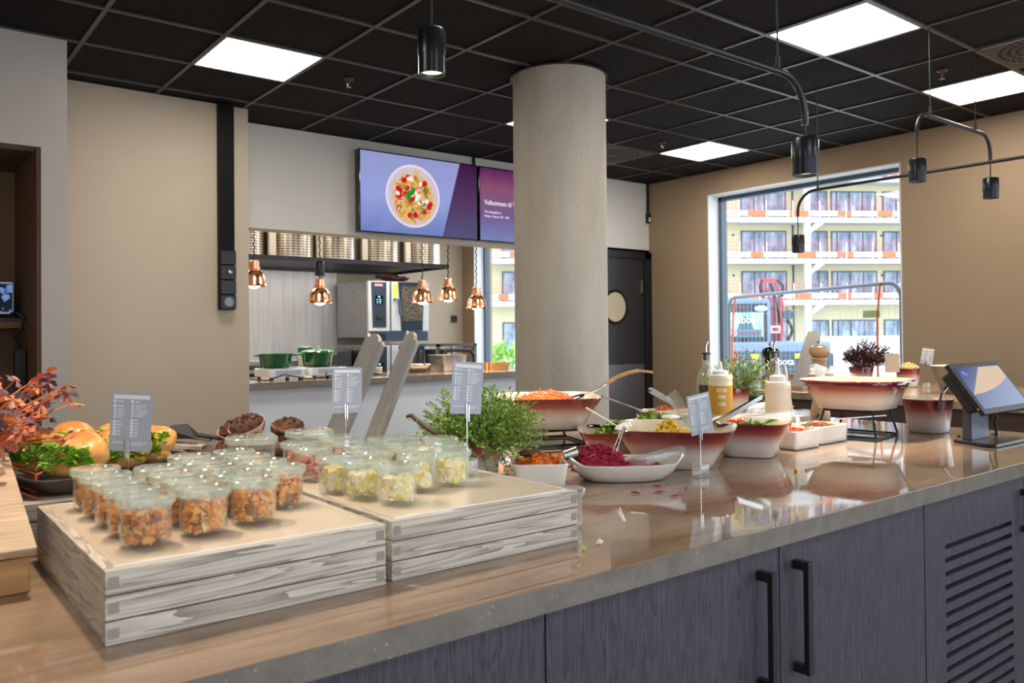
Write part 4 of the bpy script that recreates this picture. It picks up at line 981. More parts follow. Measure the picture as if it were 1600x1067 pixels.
# right: boxes, pan
def boxdish(label, x0, x1, y0, y1, mat, seed):
    bowl(label, (x0 + x1) / 2, (y0 + y1) / 2, Z, (x1 - x0) / 2 - .004, (x1 - x0) / 2, .06, 12, 12, 0, 'dish', 'small white rectangular dishes', 'rectangular_dish', b=(y1 - y0) / (x1 - x0), mat='ceramic')
boxdish('small white rectangular dish right of the leaf salad bowl, mostly hidden', 2.304, 2.452, 1.482, 1.60, 'ceramic', 1)
boxdish('small white rectangular dish of brown nuts left of the right wire stand', 2.476, 2.66, 1.503, 1.63, 'ceramic', 2)
mound('chopped_nuts', 'reddish brown chopped topping in the right rectangular dish', islands('nuts_brown', [srgb(150, 84, 50), srgb(190, 124, 80), srgb(120, 60, 40)], .6), (2.568, 1.566, Z + .048), .078, .05, .012, 160, .005, 'chunk', 0, 14)
mound('tomato_pieces', 'red chopped topping in the hidden rectangular dish', islands('tomato_bits', [srgb(200, 60, 40), srgb(224, 110, 70)], .4), (2.378, 1.541, Z + .046), .06, .045, .014, 80, .006, 'chunk', 0, 15)
tongs('thin steel tongs lying across the two white rectangular dishes', (2.37, 1.49, Z + .068), (2.63, 1.60, Z + .088), .005, M['steel_pol'], w=.006)
tongs('thin steel tongs leaning on the right wire stand', (2.645, 1.545, Z + .072), (2.80, 1.44, Z + .082), .003, M['steel'], w=.002)
p = thing('steel_pan', 'rectangular steel serving pan behind the white squeeze bottle', 'pan', (2.80, 1.99, Z), R(-30))
MB().squircle([(.11, .075, 5, 0), (.13, .09, 5, .078), (.142, .102, 5, .08), (.142, .102, 5, .082), (.128, .088, 5, .08), (.108, .073, 5, .006)], 48, True, True).build('pan_body', M['steel'], p)
spoon('white handled spoon lying on the steel pan', (2.80, 1.96, Z + .082), (2.975, 1.94, Z + .118), M['white_plastic'], 'serving_spoon', .012, .03)
tag(MB().box(-.0045, .0045, -.0015, .0015, 0, .24).build('plastic_stirrer', plain('clear_handle', srgb(206, 204, 202), .2), None, False, loc=(2.64, 1.70, Z + .02), rot=(0, R(-14), 0)), 'upright pale plastic rod behind the white rectangular dishes', 'rod')
# right bowl on stand
stand('black wire stand under the round right bowl', 2.83, 1.570, Z, .098, .085, .105, R(8))
p = bowl('wide red rimmed bowl with flat lip on the right wire stand', 2.83, 1.570, Z + .099, .128, .168, .104, 2.8, 3.2, R(8), lip=.012)
tongs('clear acrylic salad tongs leaning in the wide right bowl', (2.86, 1.56, Z + .17), (2.70, 1.67, Z + .245), .012, M['acrylic'], w=.02)
scoop('clear acrylic scoop lying in the wide right bowl', (2.90, 1.56, Z + .16), (2.80, 1.66, Z + .222), .05, .03)
mound('bowl_salad', 'green salad deep inside the wide right bowl', M['greens'], (2.83, 1.57, Z + .112), .11, .11, .05, 60, .025, 'leafy', 0, 16)
# ramekin
bowl('small deep pot with red rim and a spoon, left of the tablet', 3.112, 1.446, Z, .067, .083, .122, 2.5, 2.3, 0, 'pot', name='ramekin')
spoon('bent steel spoon standing in the small deep pot', (3.12, 1.434, Z + .06), (3.205, 1.394, Z + .188), M['steel_pol'], 'spoon', .010, .02, bend=.012)
for lab, x, y, c in (('small green leaf scrap at the foot of the small deep pot', 3.02, 1.39, srgb(150, 180, 90)), ('pale leaf scrap on the worktop behind the tablet foot', 3.22, 1.25, srgb(212, 214, 160)), ('small brown crumb left of the tablet foot', 3.02, 1.30, srgb(90, 60, 40)), ('yellow corn crumb on the worktop right of the card base', 1.97, 1.27, srgb(220, 170, 50)), ('pale crumb beside the right riser corner', 1.03, 1.06, srgb(230, 220, 205)), ('tiny green crumb beside the right riser', .98, 1.045, srgb(170, 190, 90))):
    tag(MB().chunk((0, 0, 0), .007, rd).build('food_crumb', plain('crumb', c, .6), None, False, loc=(x, y, Z + .003)), lab, 'crumb')
# ------------------------------------------------------------------ bottles, mills
def squeeze(label, x, y, z, r, h, liquid, lv, rz):
    p = thing('squeeze_bottle', label, 'bottle', (x, y, z), rz)
    MB().lathe([(r * .9, 0), (r, .006), (r, h * .62), (r * .985, h * .64), (r, h * .66), (r, h * .73), (r * .97, h * .745)], 40).build('bottle_body', [plain('bottle_frosted', srgb(226, 218, 198), .35)] if lv >= 1 else [liquid[1]], p)
    if lv < 1: MB().lathe([(r * 1.002, .007), (r * 1.002, h * lv)], 40, cap0=False, cap1=False).build('liquid', liquid[0], p)
    MB().lathe([(r * .97, h * .745), (r * .97, h * .755), (r * .66, h * .76), (r * .64, h * .83), (r * .2, h * .85), (r * .13, h), (r * .08, h)], 32).build('nozzle_cap', M['white_plastic'], p)
    return p
b = squeeze('white squeeze bottle of creamy dressing', 2.468, 1.655, Z, .0425, .270, None, 1, R(-40))
text_obj('lettering', 'MLK', .014, M['black'], Matrix.Translation((-.032, -.0425, .062)) @ FRONT, b)
b = squeeze('yellow dressing squeeze bottle with three paper labels', 2.293, 1.762, CT + .0012, .040, .184, (plain('mustard_liquid', srgb(196, 152, 52), .4), plain('bottle_clear', srgb(226, 214, 184), .3)), .56, R(-36))
lm = plain('paper_label', srgb(232, 214, 180), .7)
for k, (z, w, tx) in enumerate(((.082, .034, 'SENNEP DRESSING'), (.060, .025, 'MELK'), (.036, .027, 'SENNEP'))):
    m = MB(); n = 7
    a0 = -.30
    for i in range(n):
        u0 = a0 - w / .0402 * .5 + w / .0402 * i / n - PI / 2 + .12; u1 = u0 + w / .0402 / n
        q = .0405
        m.add([(q * math.cos(u0), q * math.sin(u0), z), (q * math.cos(u1), q * math.sin(u1), z), (q * math.cos(u1), q * math.sin(u1), z + .012), (q * math.cos(u0), q * math.sin(u0), z + .012)], [(0, 1, 2, 3)])
    lb = m.build('paper_label', lm, b)
    text_obj('lettering', tx, .0042, M['black'], Matrix.Rotation(a0 + .12, 4, 'Z') @ Matrix.Translation((-w * .42, -.0409, z + .0045)) @ FRONT, lb, .0002, sx=.62)
def oil_bottle(label, x, y, z, cont):
    p = thing('oil_bottle', label, 'bottle', (x, y, z))
    r = .033
    MB().lathe([(r * .8, 0), (r, .005), (r, .115), (r * .9, .132), (.017, .158), (.0135, .168), (.0135, .20), (.015, .202), (.015, .206), (.011, .206), (.011, .168), (.014, .155), (r - .004, .118), (r - .003, .008), (r * .5, .006)], 32).build('bottle_body', M['glass_jar'], p)
    MB().lathe([(.001, .007), (r - .004, .009), (r - .004, .098), (.001, .0985)], 28).build('liquid', cont, p)
    MB().lathe([(.0105, .185), (.0105, .206), (.0165, .207), (.0165, .212), (.004, .214)], 20).build('stopper', M['black'], p)
    MB().tube([(0, 0, .213), (0, 0, .236), (.006, -.004, .252)], [.0045, .004, .003], 8).build('pourer', M['steel_pol'], p)
    return p
oil_bottle('glass bottle of dark vinegar with a steel pourer, left of the potted rosemary', 2.351, 1.868, CT + .0012, plain('vinegar', srgb(24, 16, 20), .2))
oil_bottle('clear glass oil bottle with a steel pourer behind the white squeeze bottle', 2.612, 1.765, CT + .0012, plain('pale_oil', srgb(220, 206, 150), .2))
def mill(label, x, y, h, r, mat):
    p = thing('pepper_mill', label, 'pepper mill', (x, y, Z))
    pr = [(r * .95, 0), (r, .008), (r * .98, .03), (r * .74, .08), (r * .60, h * .42), (r * .62, h * .62), (r * .70, h * .72), (r * .72, h * .745), (r * .80, h * .75), (r * .80, h * .77), (r * .64, h * .782)]
    MB().lathe(pr, 36).build('mill_body', mat, p)
    MB().lathe([(r * .6, h * .782), (r * .86, h * .80), (r, h * .84), (r * 1.02, h * .868), (r * .9, h * .905), (r * .55, h * .928), (r * .2, h * .935)], 36).build('mill_head', mat, p)
    MB().lathe([(.004, h * .92), (.004, h * .95), (.009, h * .96), (.0095, h * .98), (.006, h), (.001, h)], 16).build('knob', M['steel_pol'], p)
    return p
mill('tall beige wooden pepper mill behind the wide right bowl', 3.20, 1.94, .342, .042, plain('mill_beige', srgb(206, 166, 128), .25, coat=.4))
mill('tall black pepper mill behind the white squeeze bottle', 3.045, 2.075, .335, .036, M['black_gloss'])
# ------------------------------------------------------------------ tablet
p = thing('tablet_terminal', 'black touch screen terminal on an angled stand at the right end of the counter', 'tablet', (2.99, 1.15, Z))
MB().prism([(-.175, -.02), (-.125, .10), (.07, .12), (.10, .0), (.09, -.05), (-.165, -.05)], 0, .011).build('base', M['black_metal'], p, False, .003)
MB().box(-.115, .02, .045, .075, .010, .135).build('post', plain('post_dark', srgb(66, 76, 90), .3, .4), p, False, .003)
T = Matrix.Translation((0, -.02, .106)) @ Matrix.Rotation(R(54), 4, 'X')
W_, H_ = .385, .195
MB().prism([(-.17, .0), (-.17 + W_, 0), (-.17 + W_, H_), (-.17, H_)], -.016, 0, T).build('housing', M['black'], p, False, .003)
MB().prism([(-.155, .03), (-.17 + W_ - .015, .03), (-.17 + W_ - .015, H_ - .02), (-.155, H_ - .02)], -.052, -.017, T).build('rear_housing', M['black'], p, False, .006)
t = NT('tablet_display'); o = t.obj(); s = t.N('SeparateXYZ', {0: o})
M['tab'] = t.bsdf(base=srgb(8, 12, 34), rough=.2, spec=.25, em=srgb(16, 46, 160), es=.2)
sc = MB().prism([(-.153, .018), (-.17 + W_ - .017, .018), (-.17 + W_ - .017, H_ - .018), (-.153, H_ - .018)], .0002, .0012, T).build('screen_face', M['tab'], p, False)
MB().prism([(-.15, .072), (-.06, .076), (.05, .09), (.13, .108), (.195, .128), (.195, H_ - .02), (.03, H_ - .02)], .0013, .0016, T).build('painted_reflection', emis('tablet_reflection_cream', srgb(226, 200, 172), .55), p, False)  # wall and ceiling reflection painted on as a glowing cream shape
MB().prism(circ(-.11, .155, .016, 16, .6), .0013, .0016, T).prism(circ(-.09, .15, .012, 16, .5), .0013, .0016, T).build('screen_logo', emis('tablet_logo', srgb(120, 146, 220), .5), p, False)
MB().lathe([(.004, 0), (.004, .002)], 12, M=Matrix.Translation((-.171, .0, .12)) @ Matrix.Rotation(R(-90), 4, 'Y')).build('lock', plain('brass_lock', srgb(200, 160, 70), .3, .9), p)
MB().tube([(.01, .03, .105), (.04, .03, .085), (.08, .05, .06), (.12, .06, .012), (.16, .09, .004)], .005, 8).tube([(.02, .03, .105), (.07, .06, .07), (.10, .09, .02), (.075, .10, .012)], .003, 6).build('cable', M['black'], p)
# ------------------------------------------------------------------ bread rolls, muffins
p = thing('bread_tray', 'dark grey stoneware tray holding the filled bread rolls', 'tray', (.365, 1.83, CT + .002), R(12))
MB().squircle([(.13, .13, 8, 0), (.14, .14, 9, .004), (.168, .168, 9, .03), (.176, .176, 9, .032), (.176, .176, 9, .035), (.165, .165, 9, .033), (.138, .138, 9, .009)], 48, True, True).build('tray_body', M['grey_stoneware'], p)
t = NT('bread_crust'); o = t.obj(); n = t.noise(o, 14, 4, .6); zz = t.N('SeparateXYZ', {0: t.gen()}).outputs[2]
k = t.math('ADD', t.math('MULTIPLY', n, .6), t.math('MULTIPLY', zz, .5))
M['bread'] = t.bsdf(base=t.ramp(k, [(.3, srgb(236, 202, 144)), (.55, srgb(222, 160, 84)), (.8, srgb(196, 120, 50))]), rough=.38, coat=.25, normal=t.bump(n, .2, .004))
M['lettuce'] = islands('lettuce_green', [srgb(126, 176, 40), srgb(164, 204, 66), srgb(98, 152, 30), srgb(196, 220, 110)], .5)
M['cuke'] = plain('cucumber_slice', srgb(206, 210, 130), .4)
def roll(label, x, y, z, rz, s=1.0, seed=0, lx=.055, ly=.042):
    p = thing('bread_roll', label, 'bread roll', (x, y, z), rz, 'filled bread rolls on the grey tray')
    MB().ell((0, .006, .005), (lx * s, ly * s, .036 * s), 24, 14, Matrix.Rotation(R(20), 3, 'X'), .14, seed, 1.4).build('top_half', M['bread'], p)
    MB().ell((0, -.014, -.018), (lx * .95 * s, ly * .9 * s, .022 * s), 24, 12, None, .12, seed + 4, 1.4).build('bottom_half', M['bread'], p)
    rd = random.Random(seed); m = MB()
    for i in range(110):
        a = rd.uniform(-.8, .95); q = Vector((a * lx * .9 * s, -(ly * .88 + .006) * s * math.sqrt(max(.1, 1 - a * a * .8)), rd.uniform(-.016, .018)))
        d = Vector((rd.uniform(-.7, .7), rd.uniform(-1, -.1), rd.uniform(-.5, .9)))
        m.leaf(q, d, (rd.uniform(-1, 1), rd.uniform(-.3, .3), 1), rd.uniform(.014, .026), rd.uniform(.014, .024), rd.uniform(-.5, .6))
    m.build('lettuce', M['lettuce'], p, False)
    if seed % 2 == 0:
        m = MB()
        for i in range(3): m.lathe([(.014, 0), (.014, .002)], 16, M=Matrix.Translation((-.02 + i * .018, -ly * .95 * s, -.002)) @ Matrix.Rotation(R(70), 4, 'X'))
        m.build('cucumber', M['cuke'], p)
    return p
bz = CT + .062
for i, (lab, x, y, z, a, s) in enumerate((('filled bread roll at the front corner of the grey tray, lettuce hanging out', .315, 1.735, bz, R(-52), 1.05), ('filled bread roll left of the allergen card stem, cucumber showing', .405, 1.79, bz, R(-30), 1.0),
        ('filled bread roll at the left end of the grey tray behind the red plant', .272, 1.83, bz, R(-65), .95), ('filled bread roll behind the allergen card', .43, 1.90, bz + .006, R(-20), 1.0), ('filled bread roll at the right end of the tray, curly lettuce in front', .475, 1.855, bz - .004, R(-38), .95), ('filled bread roll at the back left of the tray', .335, 1.925, bz + .006, R(-60), 1.0))):
    roll(lab, x, y, z, a, s, i + 1)
p = thing('muffin_plate', 'dark wooden plate under the chocolate muffins', 'plate', (.735, 1.945, CT + .0012))
MB().squircle([(.13, .10, 4, 0), (.15, .12, 4, .02), (.15, .12, 4, .026), (.14, .11, 4, .022)], 40, True, True).build('plate_body', M['board_dark'], p)
t = NT('muffin_crust'); n = t.noise(t.obj(), 60, 4, .7)
M['muffin'] = t.bsdf(base=t.ramp(n, [(.35, srgb(50, 26, 14)), (.6, srgb(98, 54, 28)), (.75, srgb(126, 76, 44))]), rough=.75, normal=t.bump(n, .6, .006))
t = NT('muffin_paper'); s = t.N('SeparateXYZ', {0: t.obj()})
an = t.N('Math', {0: s.outputs[1], 1: s.outputs[0]}, operation='ARCTAN2').outputs[0]
pl = t.math('SINE', t.math('MULTIPLY', an, 44.0))
M['mpaper'] = t.bsdf(base=t.ramp(pl, [(0, srgb(176, 140, 116)), (.7, srgb(222, 196, 172))]), rough=.8, normal=t.bump(pl, .5, .002))
def muffin(label, x, y, z, tx, tz, seed):
    p = thing('muffin', label, 'muffin', (x, y, z), 0, 'chocolate muffins'); p.rotation_euler = (tx, 0, tz)
    MB().lathe([(.024, 0), (.026, .001), (.040, .032), (.0425, .037), (.0405, .037), (.025, .004)], 40).build('paper_case', M['mpaper'], p)
    m = MB().ell((0, 0, .03), (.0385, .0385, .026), 24, 14, None, .22, seed, 2.5); m.build('muffin_top', M['muffin'], p)
    rd = random.Random(seed); m = MB()
    for i in range(26):
        a = rd.uniform(0, 6.28); q = rd.uniform(0, .032); m.chunk((q * math.cos(a), q * math.sin(a), .03 + .0255 * math.sqrt(max(0, 1 - (q / .0385) ** 2))), rd.uniform(.003, .006), rd)
    m.build('chocolate_chunks', plain('dark_chocolate', srgb(50, 28, 22), .5), p, False)
muffin('chocolate muffin with its paper case tipped toward the viewer, in the middle', .70, 1.865, CT + .052, R(28), R(-60), 1)
muffin('chocolate muffin at the right with a pleated paper edge', .795, 1.888, CT + .034, R(14), R(20), 2)
muffin('chocolate muffin at the left rear, partly hidden', .700, 1.950, CT + .032, R(22), R(-50), 3)
muffin('chocolate muffin lowest in front of the others', .660, 1.835, CT + .012, R(35), R(-80), 4)
# serving tools near the rolls
p = thing('black_scoop', 'black angular scoop left of the muffins', 'scoop', (.585, 1.985, CT + .05), R(-30))
MB().add([(-.03, -.02, 0), (.03, -.02, 0), (.035, .02, 0), (-.035, .02, 0), (-.03, -.02, .022), (-.035, .02, .028), (.0, .03, .03)], [(0, 1, 2, 3), (0, 4, 5, 3), (0, 1, 4), (3, 5, 6, 2), (4, 1, 6, 5)]).build('scoop_head', M['black'], p, False)
MB().tube([(.03, 0, .006), (.09, 0, -.005), (.12, 0, -.025)], .005, 8).build('handle', M['black'], p)
tag(MB().box(-.10, .10, -.02, .02, 0, .012).build('wooden_board', M['crate'], None, False, .002, (.54, 2.015, CT + .032), (0, R(6), R(-35))), 'grey wooden board lying behind the bread rolls', 'board')
tag(MB().box(-.09, .09, -.008, .008, 0, .009).build('wooden_spatula', varied('grey_spatula', srgb(120, 104, 90), srgb(140, 124, 108), 9, .6), None, False, .002, (.585, 2.07, CT + .045), (0, R(8), R(-35))), 'thin brown wooden spatula handle left of the black scoop', 'spatula')
tag(MB().tube([(0, 0, 0), (-.012, 0, .004), (-.05, .03, -.02), (-.10, .05, -.05)], [.004, .006, .007, .005], 8).build('dark_server', M['board_dark'], None, loc=(1.075, 1.80, Z + .17), rot=(0, 0, R(140))), 'dark bent server handle left of the potted thyme', 'server')
# front left board
p = thing('display_board', 'large beige wooden board sloping back on a block at the left photo edge', 'wooden display board', (-.03, 1.395, Z))
MB().box(-.22, .228, 0, .36, 0, .013).build('board', M['plank_fg'], p, False, .002, (0, -.01, .058), (R(18.6), 0, 0))
MB().box(-.2, .222, .012, .10, 0, .052).build('front_block', M['wood_warm'], p, False, .002)
MB().box(-.2, .205, .29, .31, 0, .145).build('rear_support', M['wood_warm'], p, False, .002)
MB().box(-.24, .16, -.045, .006, 0, .018).build('foot_strip', M['wood_warm'], p, False, .002)
# ------------------------------------------------------------------ far counter
p = thing('far_counter', 'second stone-topped counter with brown oak front by the window', 'counter', (0, 0, 0))
MB().box(4.57, 5.95, -.4, 3.55, CZ - .045, CZ).build('worktop', M['stone'], p, False, .003)
MB().box(4.60, 5.92, -.38, 3.52, 0, CZ - .047).build('base_cabinet', M['farcab'], p, False)
FZ = CZ + .0006
leaning_plank('display_board', 'grey notched plank leaning right on the far counter before the excavator', 4.80, 3.07, FZ, R(-4), .20, .37, .10)
def pot_plant_pot(name, label, x, y, z, r, h, cat='potted plant', group=None, mat='redbowl'):
    p = thing(name, label, cat, (x, y, z), 0, group)
    m = MB(); m.lathe([(r * .72, 0), (r * .76, .004), (r, h - .002), (r * .99, h)], 40, cap1=False); m.m = 1
    m.lathe([(r * .99, h), (r * .94, h - .002), (r * .9, h - .02)], 40, cap0=False, cap1=False)
    m.build('pot', [M[mat], M['cream']], p, recalc=False)
    MB().lathe([(.001, h - .018), (r * .92, h - .02)], 24, cap0=False, cap1=False).build('soil', plain('soil', srgb(50, 36, 28), .9), p)
    return p
def foliage(p, mat, n, r0, h0, spread, height, leaf_n, leaf_l, leaf_w, seed, droop=.3, stem_r=.0012, stem_mat=None, lean=(0, 0), thorn=.8, start=.25):
    rd = random.Random(seed); st, lf = MB(), MB()
    for i in range(n):
        a = rd.uniform(0, 2 * PI); q = r0 * math.sqrt(rd.random()); b = Vector((q * math.cos(a), q * math.sin(a), h0))
        s = math.sqrt(rd.random()) * spread; hh = height * rd.uniform(.55, 1.0) * (1 - .45 * (s / spread) ** 2)
        a2 = a + rd.uniform(-.7, .7)
        e = Vector((s * math.cos(a2) + lean[0], s * math.sin(a2) + lean[1], h0 + hh - droop * s * rd.random()))
        e.z = max(e.z, .02)
        mid = b.lerp(e, .5) + Vector((0, 0, hh * .16)) + Vector((rd.uniform(-1, 1), rd.uniform(-1, 1), 0)) * .012
        pts = [((b * (1 - t) ** 2) + mid * (2 * t * (1 - t)) + e * t * t) for t in (0, .25, .5, .75, 1)]
        st.tube(pts, [stem_r, stem_r, stem_r * .9, stem_r * .8, stem_r * .5], 4)
        for k in range(leaf_n):
            t = start + (1 - start) * (k + rd.random()) / leaf_n; t = min(t, .999)
            j = int(t * 4); q_ = pts[j].lerp(pts[min(j + 1, 4)], t * 4 - j); td = (pts[min(j + 1, 4)] - pts[j]).normalized()
            d = td * .5 + Vector((rd.uniform(-1, 1), rd.uniform(-1, 1), rd.uniform(-.4, .8))) * thorn
            lf.leaf(q_, d, (rd.uniform(-.6, .6), rd.uniform(-.6, .6), 1), leaf_l * rd.uniform(.6, 1.3), leaf_w * rd.uniform(.7, 1.2), rd.uniform(0, .4))
    st.build('stems', stem_mat or mat, p); lf.build('leaves', mat, p, False)
M['thyme'] = islands('thyme_leaves', [srgb(120, 160, 58), srgb(154, 186, 84), srgb(96, 136, 48), srgb(182, 204, 116), srgb(138, 172, 72)], .55)
M['rosemary'] = islands('rosemary_leaves', [srgb(84, 116, 56), srgb(64, 92, 42), srgb(110, 138, 74), srgb(140, 156, 104)], .5)
M['stemg'] = plain('green_stem', srgb(140, 160, 70), .6)
M['darkleaf'] = islands('dark_red_leaves', [srgb(70, 40, 42), srgb(94, 52, 48), srgb(54, 34, 40), srgb(120, 70, 58)], .5)
p = pot_plant_pot('potted_thyme', 'bushy green potted thyme behind the cheese jars', 1.25, 1.73, Z, .062, .105)
foliage(p, M['thyme'], 360, .05, .09, .175, .185, 20, .0125, .0068, 21, .5, .0009, M['stemg'], (.012, .0), .9, .15)
foliage(p, M['thyme'], 90, .05, .09, .10, .08, 14, .012, .007, 22, 1.4, .0009, M['stemg'], (0, 0), .9, .2)
foliage(p, M['thyme'], 26, .04, .09, .24, .155, 14, .011, .006, 27, .6, .0009, M['stemg'], (-.06, .05), .9, .3)
p = pot_plant_pot('potted_rosemary', 'potted rosemary with needle leaves behind the yellow squeeze bottle', 2.470, 1.838, CT + .0012, .058, .085)
foliage(p, M['rosemary'], 85, .045, .075, .15, .175, 26, .026, .0035, 23, 1.0, .0012, M['stemg'], (.02, 0), .75, .12)
p = pot_plant_pot('potted_red_plant', 'small dark red leaved plant in a red pot on the far counter', 5.62, 3.08, FZ, .085, .12)
foliage(p, M['darkleaf'], 170, .06, .11, .2, .22, 14, .016, .015, 24, .3, .0014, plain('red_stem', srgb(120, 66, 56), .6), (.06, -.03), 1, .4)
# oxalis at left
M['oxalis'] = islands('oxalis_leaves', [srgb(92, 66, 78), srgb(130, 78, 76), srgb(78, 58, 72), srgb(196, 104, 62), srgb(210, 116, 60), srgb(104, 70, 80), srgb(168, 84, 62)], .45)
p = pot_plant_pot('potted_oxalis', 'red and purple leaved clover plant at the left photo edge', .102, 1.84, Z, .06, .11)
rd = random.Random(31); st, lf = MB(), MB()
for i in range(190):
    a = rd.uniform(0, 2 * PI); s = math.sqrt(rd.random()) * .20; hh = rd.uniform(.05, .285) * (1 - .3 * s / .19)
    b = Vector((rd.uniform(-.04, .04), rd.uniform(-.04, .04), .1)); e = Vector((s * math.cos(a) + .035, s * math.sin(a) - .06, .1 + hh - (rd.random() < .3) * .09))
    mid = b.lerp(e, .55) + Vector((0, 0, .05)); pts = [b * (1 - t) ** 2 + mid * 2 * t * (1 - t) + e * t * t for t in (0, .33, .66, 1)]
    st.tube(pts, [.0018, .0016, .0014, .0011], 5)
    yaw = rd.uniform(0, 6.28); nrm = Vector((rd.uniform(-.9, .9), rd.uniform(-.9, .9), .7)).normalized()
    u = nrm.cross(Vector((math.cos(yaw), math.sin(yaw), .1))).normalized(); v = nrm.cross(u)
    L = rd.uniform(.015, .022)
    for k in range(3):
        th = yaw + k * 2 * PI / 3; d = u * math.cos(th) + v * math.sin(th); sd = nrm.cross(d)
        dr = nrm * -rd.uniform(.1, .5) * L
        c0 = e + d * L * .55
        lf.add([tuple(e), tuple(e + d * L * .7 + sd * L * .55 + dr), tuple(e + d * L * 1.0 + sd * L * .3 + dr), tuple(e + d * L * .85 + dr * .5), tuple(e + d * L * 1.0 - sd * L * .3 + dr), tuple(e + d * L * .7 - sd * L * .55 + dr)], [(0, 1, 2, 3), (0, 3, 4, 5)])
st.build('stems', plain('oxalis_stem', srgb(190, 104, 62), .5), p); lf.build('leaves', M['oxalis'], p, False)
# rest of far counter
p = bowl('small pot with red rim and pale yellow food on the far counter', 5.49, 2.68, FZ, .058, .073, .125, 2.6, 2.3, 0, 'pot', name='ramekin')
mound('pale_pasta', 'pale yellow food heaped in the small far pot', islands('pale_pasta', [srgb(240, 226, 170), srgb(228, 208, 140)], .5), (5.49, 2.68, FZ + .11), .06, .06, .045, 60, .012, 'chunk', 0, 17)
p = thing('sign_card', 'blank beige card standing beside the red leaved plant', 'card', (5.36, 2.72, FZ), R(-38))
MB().box(-.048, .048, -.001, .001, .10, .225).build('card', M['card_beige'], p, False)
MB().tube([(0, .002, .02), (0, .002, .12)], .002, 8).build('stem', M['steel_pol'], p); MB().lathe([(.022, 0), (.022, .03)], 20).build('base', M['acrylic_block'], p)
card_stand('blue grey card seen at an angle on the far counter', 5.47, 2.55, FZ, .155, R(8), R(-78), R(-6))
p = bowl('grey metal bowl behind the tablet on the far counter', 5.12, 2.20, FZ, .09, .15, .165, 2.2, 2.2, 0, 'bowl', None, 'metal_bowl', mat='greybowl')
p = thing('wooden_tray', 'stack of small brown wooden trays left of the far plank', 'trays', (4.86, 3.27, FZ), R(10))
MB().box(-.09, .09, -.07, .07, 0, .02).box(-.09, .09, -.07, .07, .024, .044).build('tray_base', M['wood_warm'], p, False, .002)
MB().box(-.08, .08, -.06, .06, .046, .085).build('tray_top', varied('tray_brown', srgb(110, 76, 50), srgb(134, 96, 66), 8, .5), p, False, .004)
tag(MB().lathe([(.024, 0), (.032, .07), (.029, .07), (.022, .004)], 24).build('small_cup', plain('cup_grey', srgb(150, 136, 124), .3), None, loc=(4.72, 3.14, FZ)), 'small grey cup beside the far plank', 'cup')
tag(MB().ell((0, 0, .014), (.014, .014, .014), 12, 8).build('white_ball', M['white_plastic'], None, loc=(4.64, 3.03, FZ)), 'small white ball at the foot of the far plank', 'ball')
p = thing('napkin_basket', 'wooden basket with a folded white napkin on the far counter', 'basket', (5.20, 3.22, FZ), R(-20))
MB().squircle([(.11, .08, 5, 0), (.13, .1, 5, .08), (.12, .09, 5, .08), (.1, .07, 5, .01)], 32, True, True).build('basket_body', M['wood_warm'], p)
MB().ell((.04, -.03, .095), (.07, .05, .04), 14, 10, None, .5, 5, 2).build('napkin', M['white_plastic'], p)
# ------------------------------------------------------------------ outside
A_ = .6675
def world(r, w): return (r * math.cos(A_) + w * math.sin(A_), -r * math.sin(A_) + w * math.cos(A_))
GZ = -.35
tag(MB().box(7.25, 140, -70, 140, GZ - .2, GZ).build('outside_ground', varied('outside_paving', srgb(206, 204, 200), srgb(224, 222, 218), .8, .8), None, False), kind='structure')
th = R(5.8); D = 60.0
def xl(px): u = (px - 800) / 1281; return D * u / (math.cos(th) - u * math.sin(th))
bx_, by_ = world(0, D)
B = thing('apartment_building', 'cream apartment building with white balconies and orange safety boards outside the windows', 'building', (bx_, by_, 0), -A_ + th)
X0, X1 = xl(690), xl(1520)
t = NT('facade_cream'); s = t.N('SeparateXYZ', {0: t.obj()}); st = t.math('FRACT', t.math('MULTIPLY', s.outputs[0], 4.0))
M['facade'] = t.bsdf(base=t.mix(t.ramp(st, [(0, (1, 1, 1)), (.08, (0, 0, 0))]), srgb(206, 196, 160), srgb(186, 176, 142)), rough=.75)
M['fac_white'] = plain('balcony_white', srgb(214, 214, 208), .6); M['fac_grey'] = plain('balcony_soffit', srgb(200, 200, 194), .7)
MB().box(X0, X1, 0, 8, GZ, 22).build('wall', M['facade'], B, False)
lev = [3.5, 6.55, 9.6, 12.65, 15.7, 18.75]
for z in lev:
    s = MB().box(X0, X1, -1.6, 0, z - .22, z + .03).build('balcony_slab', M['fac_grey'], B, False)
    MB().box(X0, X1, -1.64, -1.6, z - .24, z + .12).build('slab_edge', M['fac_white'], s, False)
wf = plain('building_window_frame', srgb(70, 78, 88), .5)
t = NT('building_pane'); n = t.noise(t.mapv(t.obj(), (1.4, 1, .5)), 1.3, 3)
wp = t.bsdf(base=t.ramp(n, [(.35, srgb(96, 110, 128)), (.55, srgb(146, 160, 178)), (.7, srgb(196, 204, 214))]), rough=.25, spec=.35)
def fwin(x0, x1, z0, z1, cuts):
    w = x1 - x0; m = MB(); e = .09
    m.box(0, w, -.06, 0, 0, e).box(0, w, -.06, 0, z1 - z0 - e, z1 - z0)
    xs = [0] + [c * w for c in cuts] + [w]
    for x in xs: m.box(min(max(x - e / 2, 0), w - e), min(max(x - e / 2, 0), w - e) + e, -.06, 0, e, z1 - z0 - e)
    f = m.build('window', wf, B, False, loc=(x0, 0, z0)); g = MB()
    g.box(e, w - e, -.03, -.01, e, z1 - z0 - e).build('pane', wp, f, False)
    return f
WL = [(785, 855, (.3, .55)), (862, 895, (.5,)), (905, 975, (.3, .55)), (1040, 1110, (.3, .55)), (1159, 1230, (.29, .53)), (1262, 1295, (.55,)), (1300, 1371, (.13, .41, .7)), (1381, 1452, (.3, .6))]
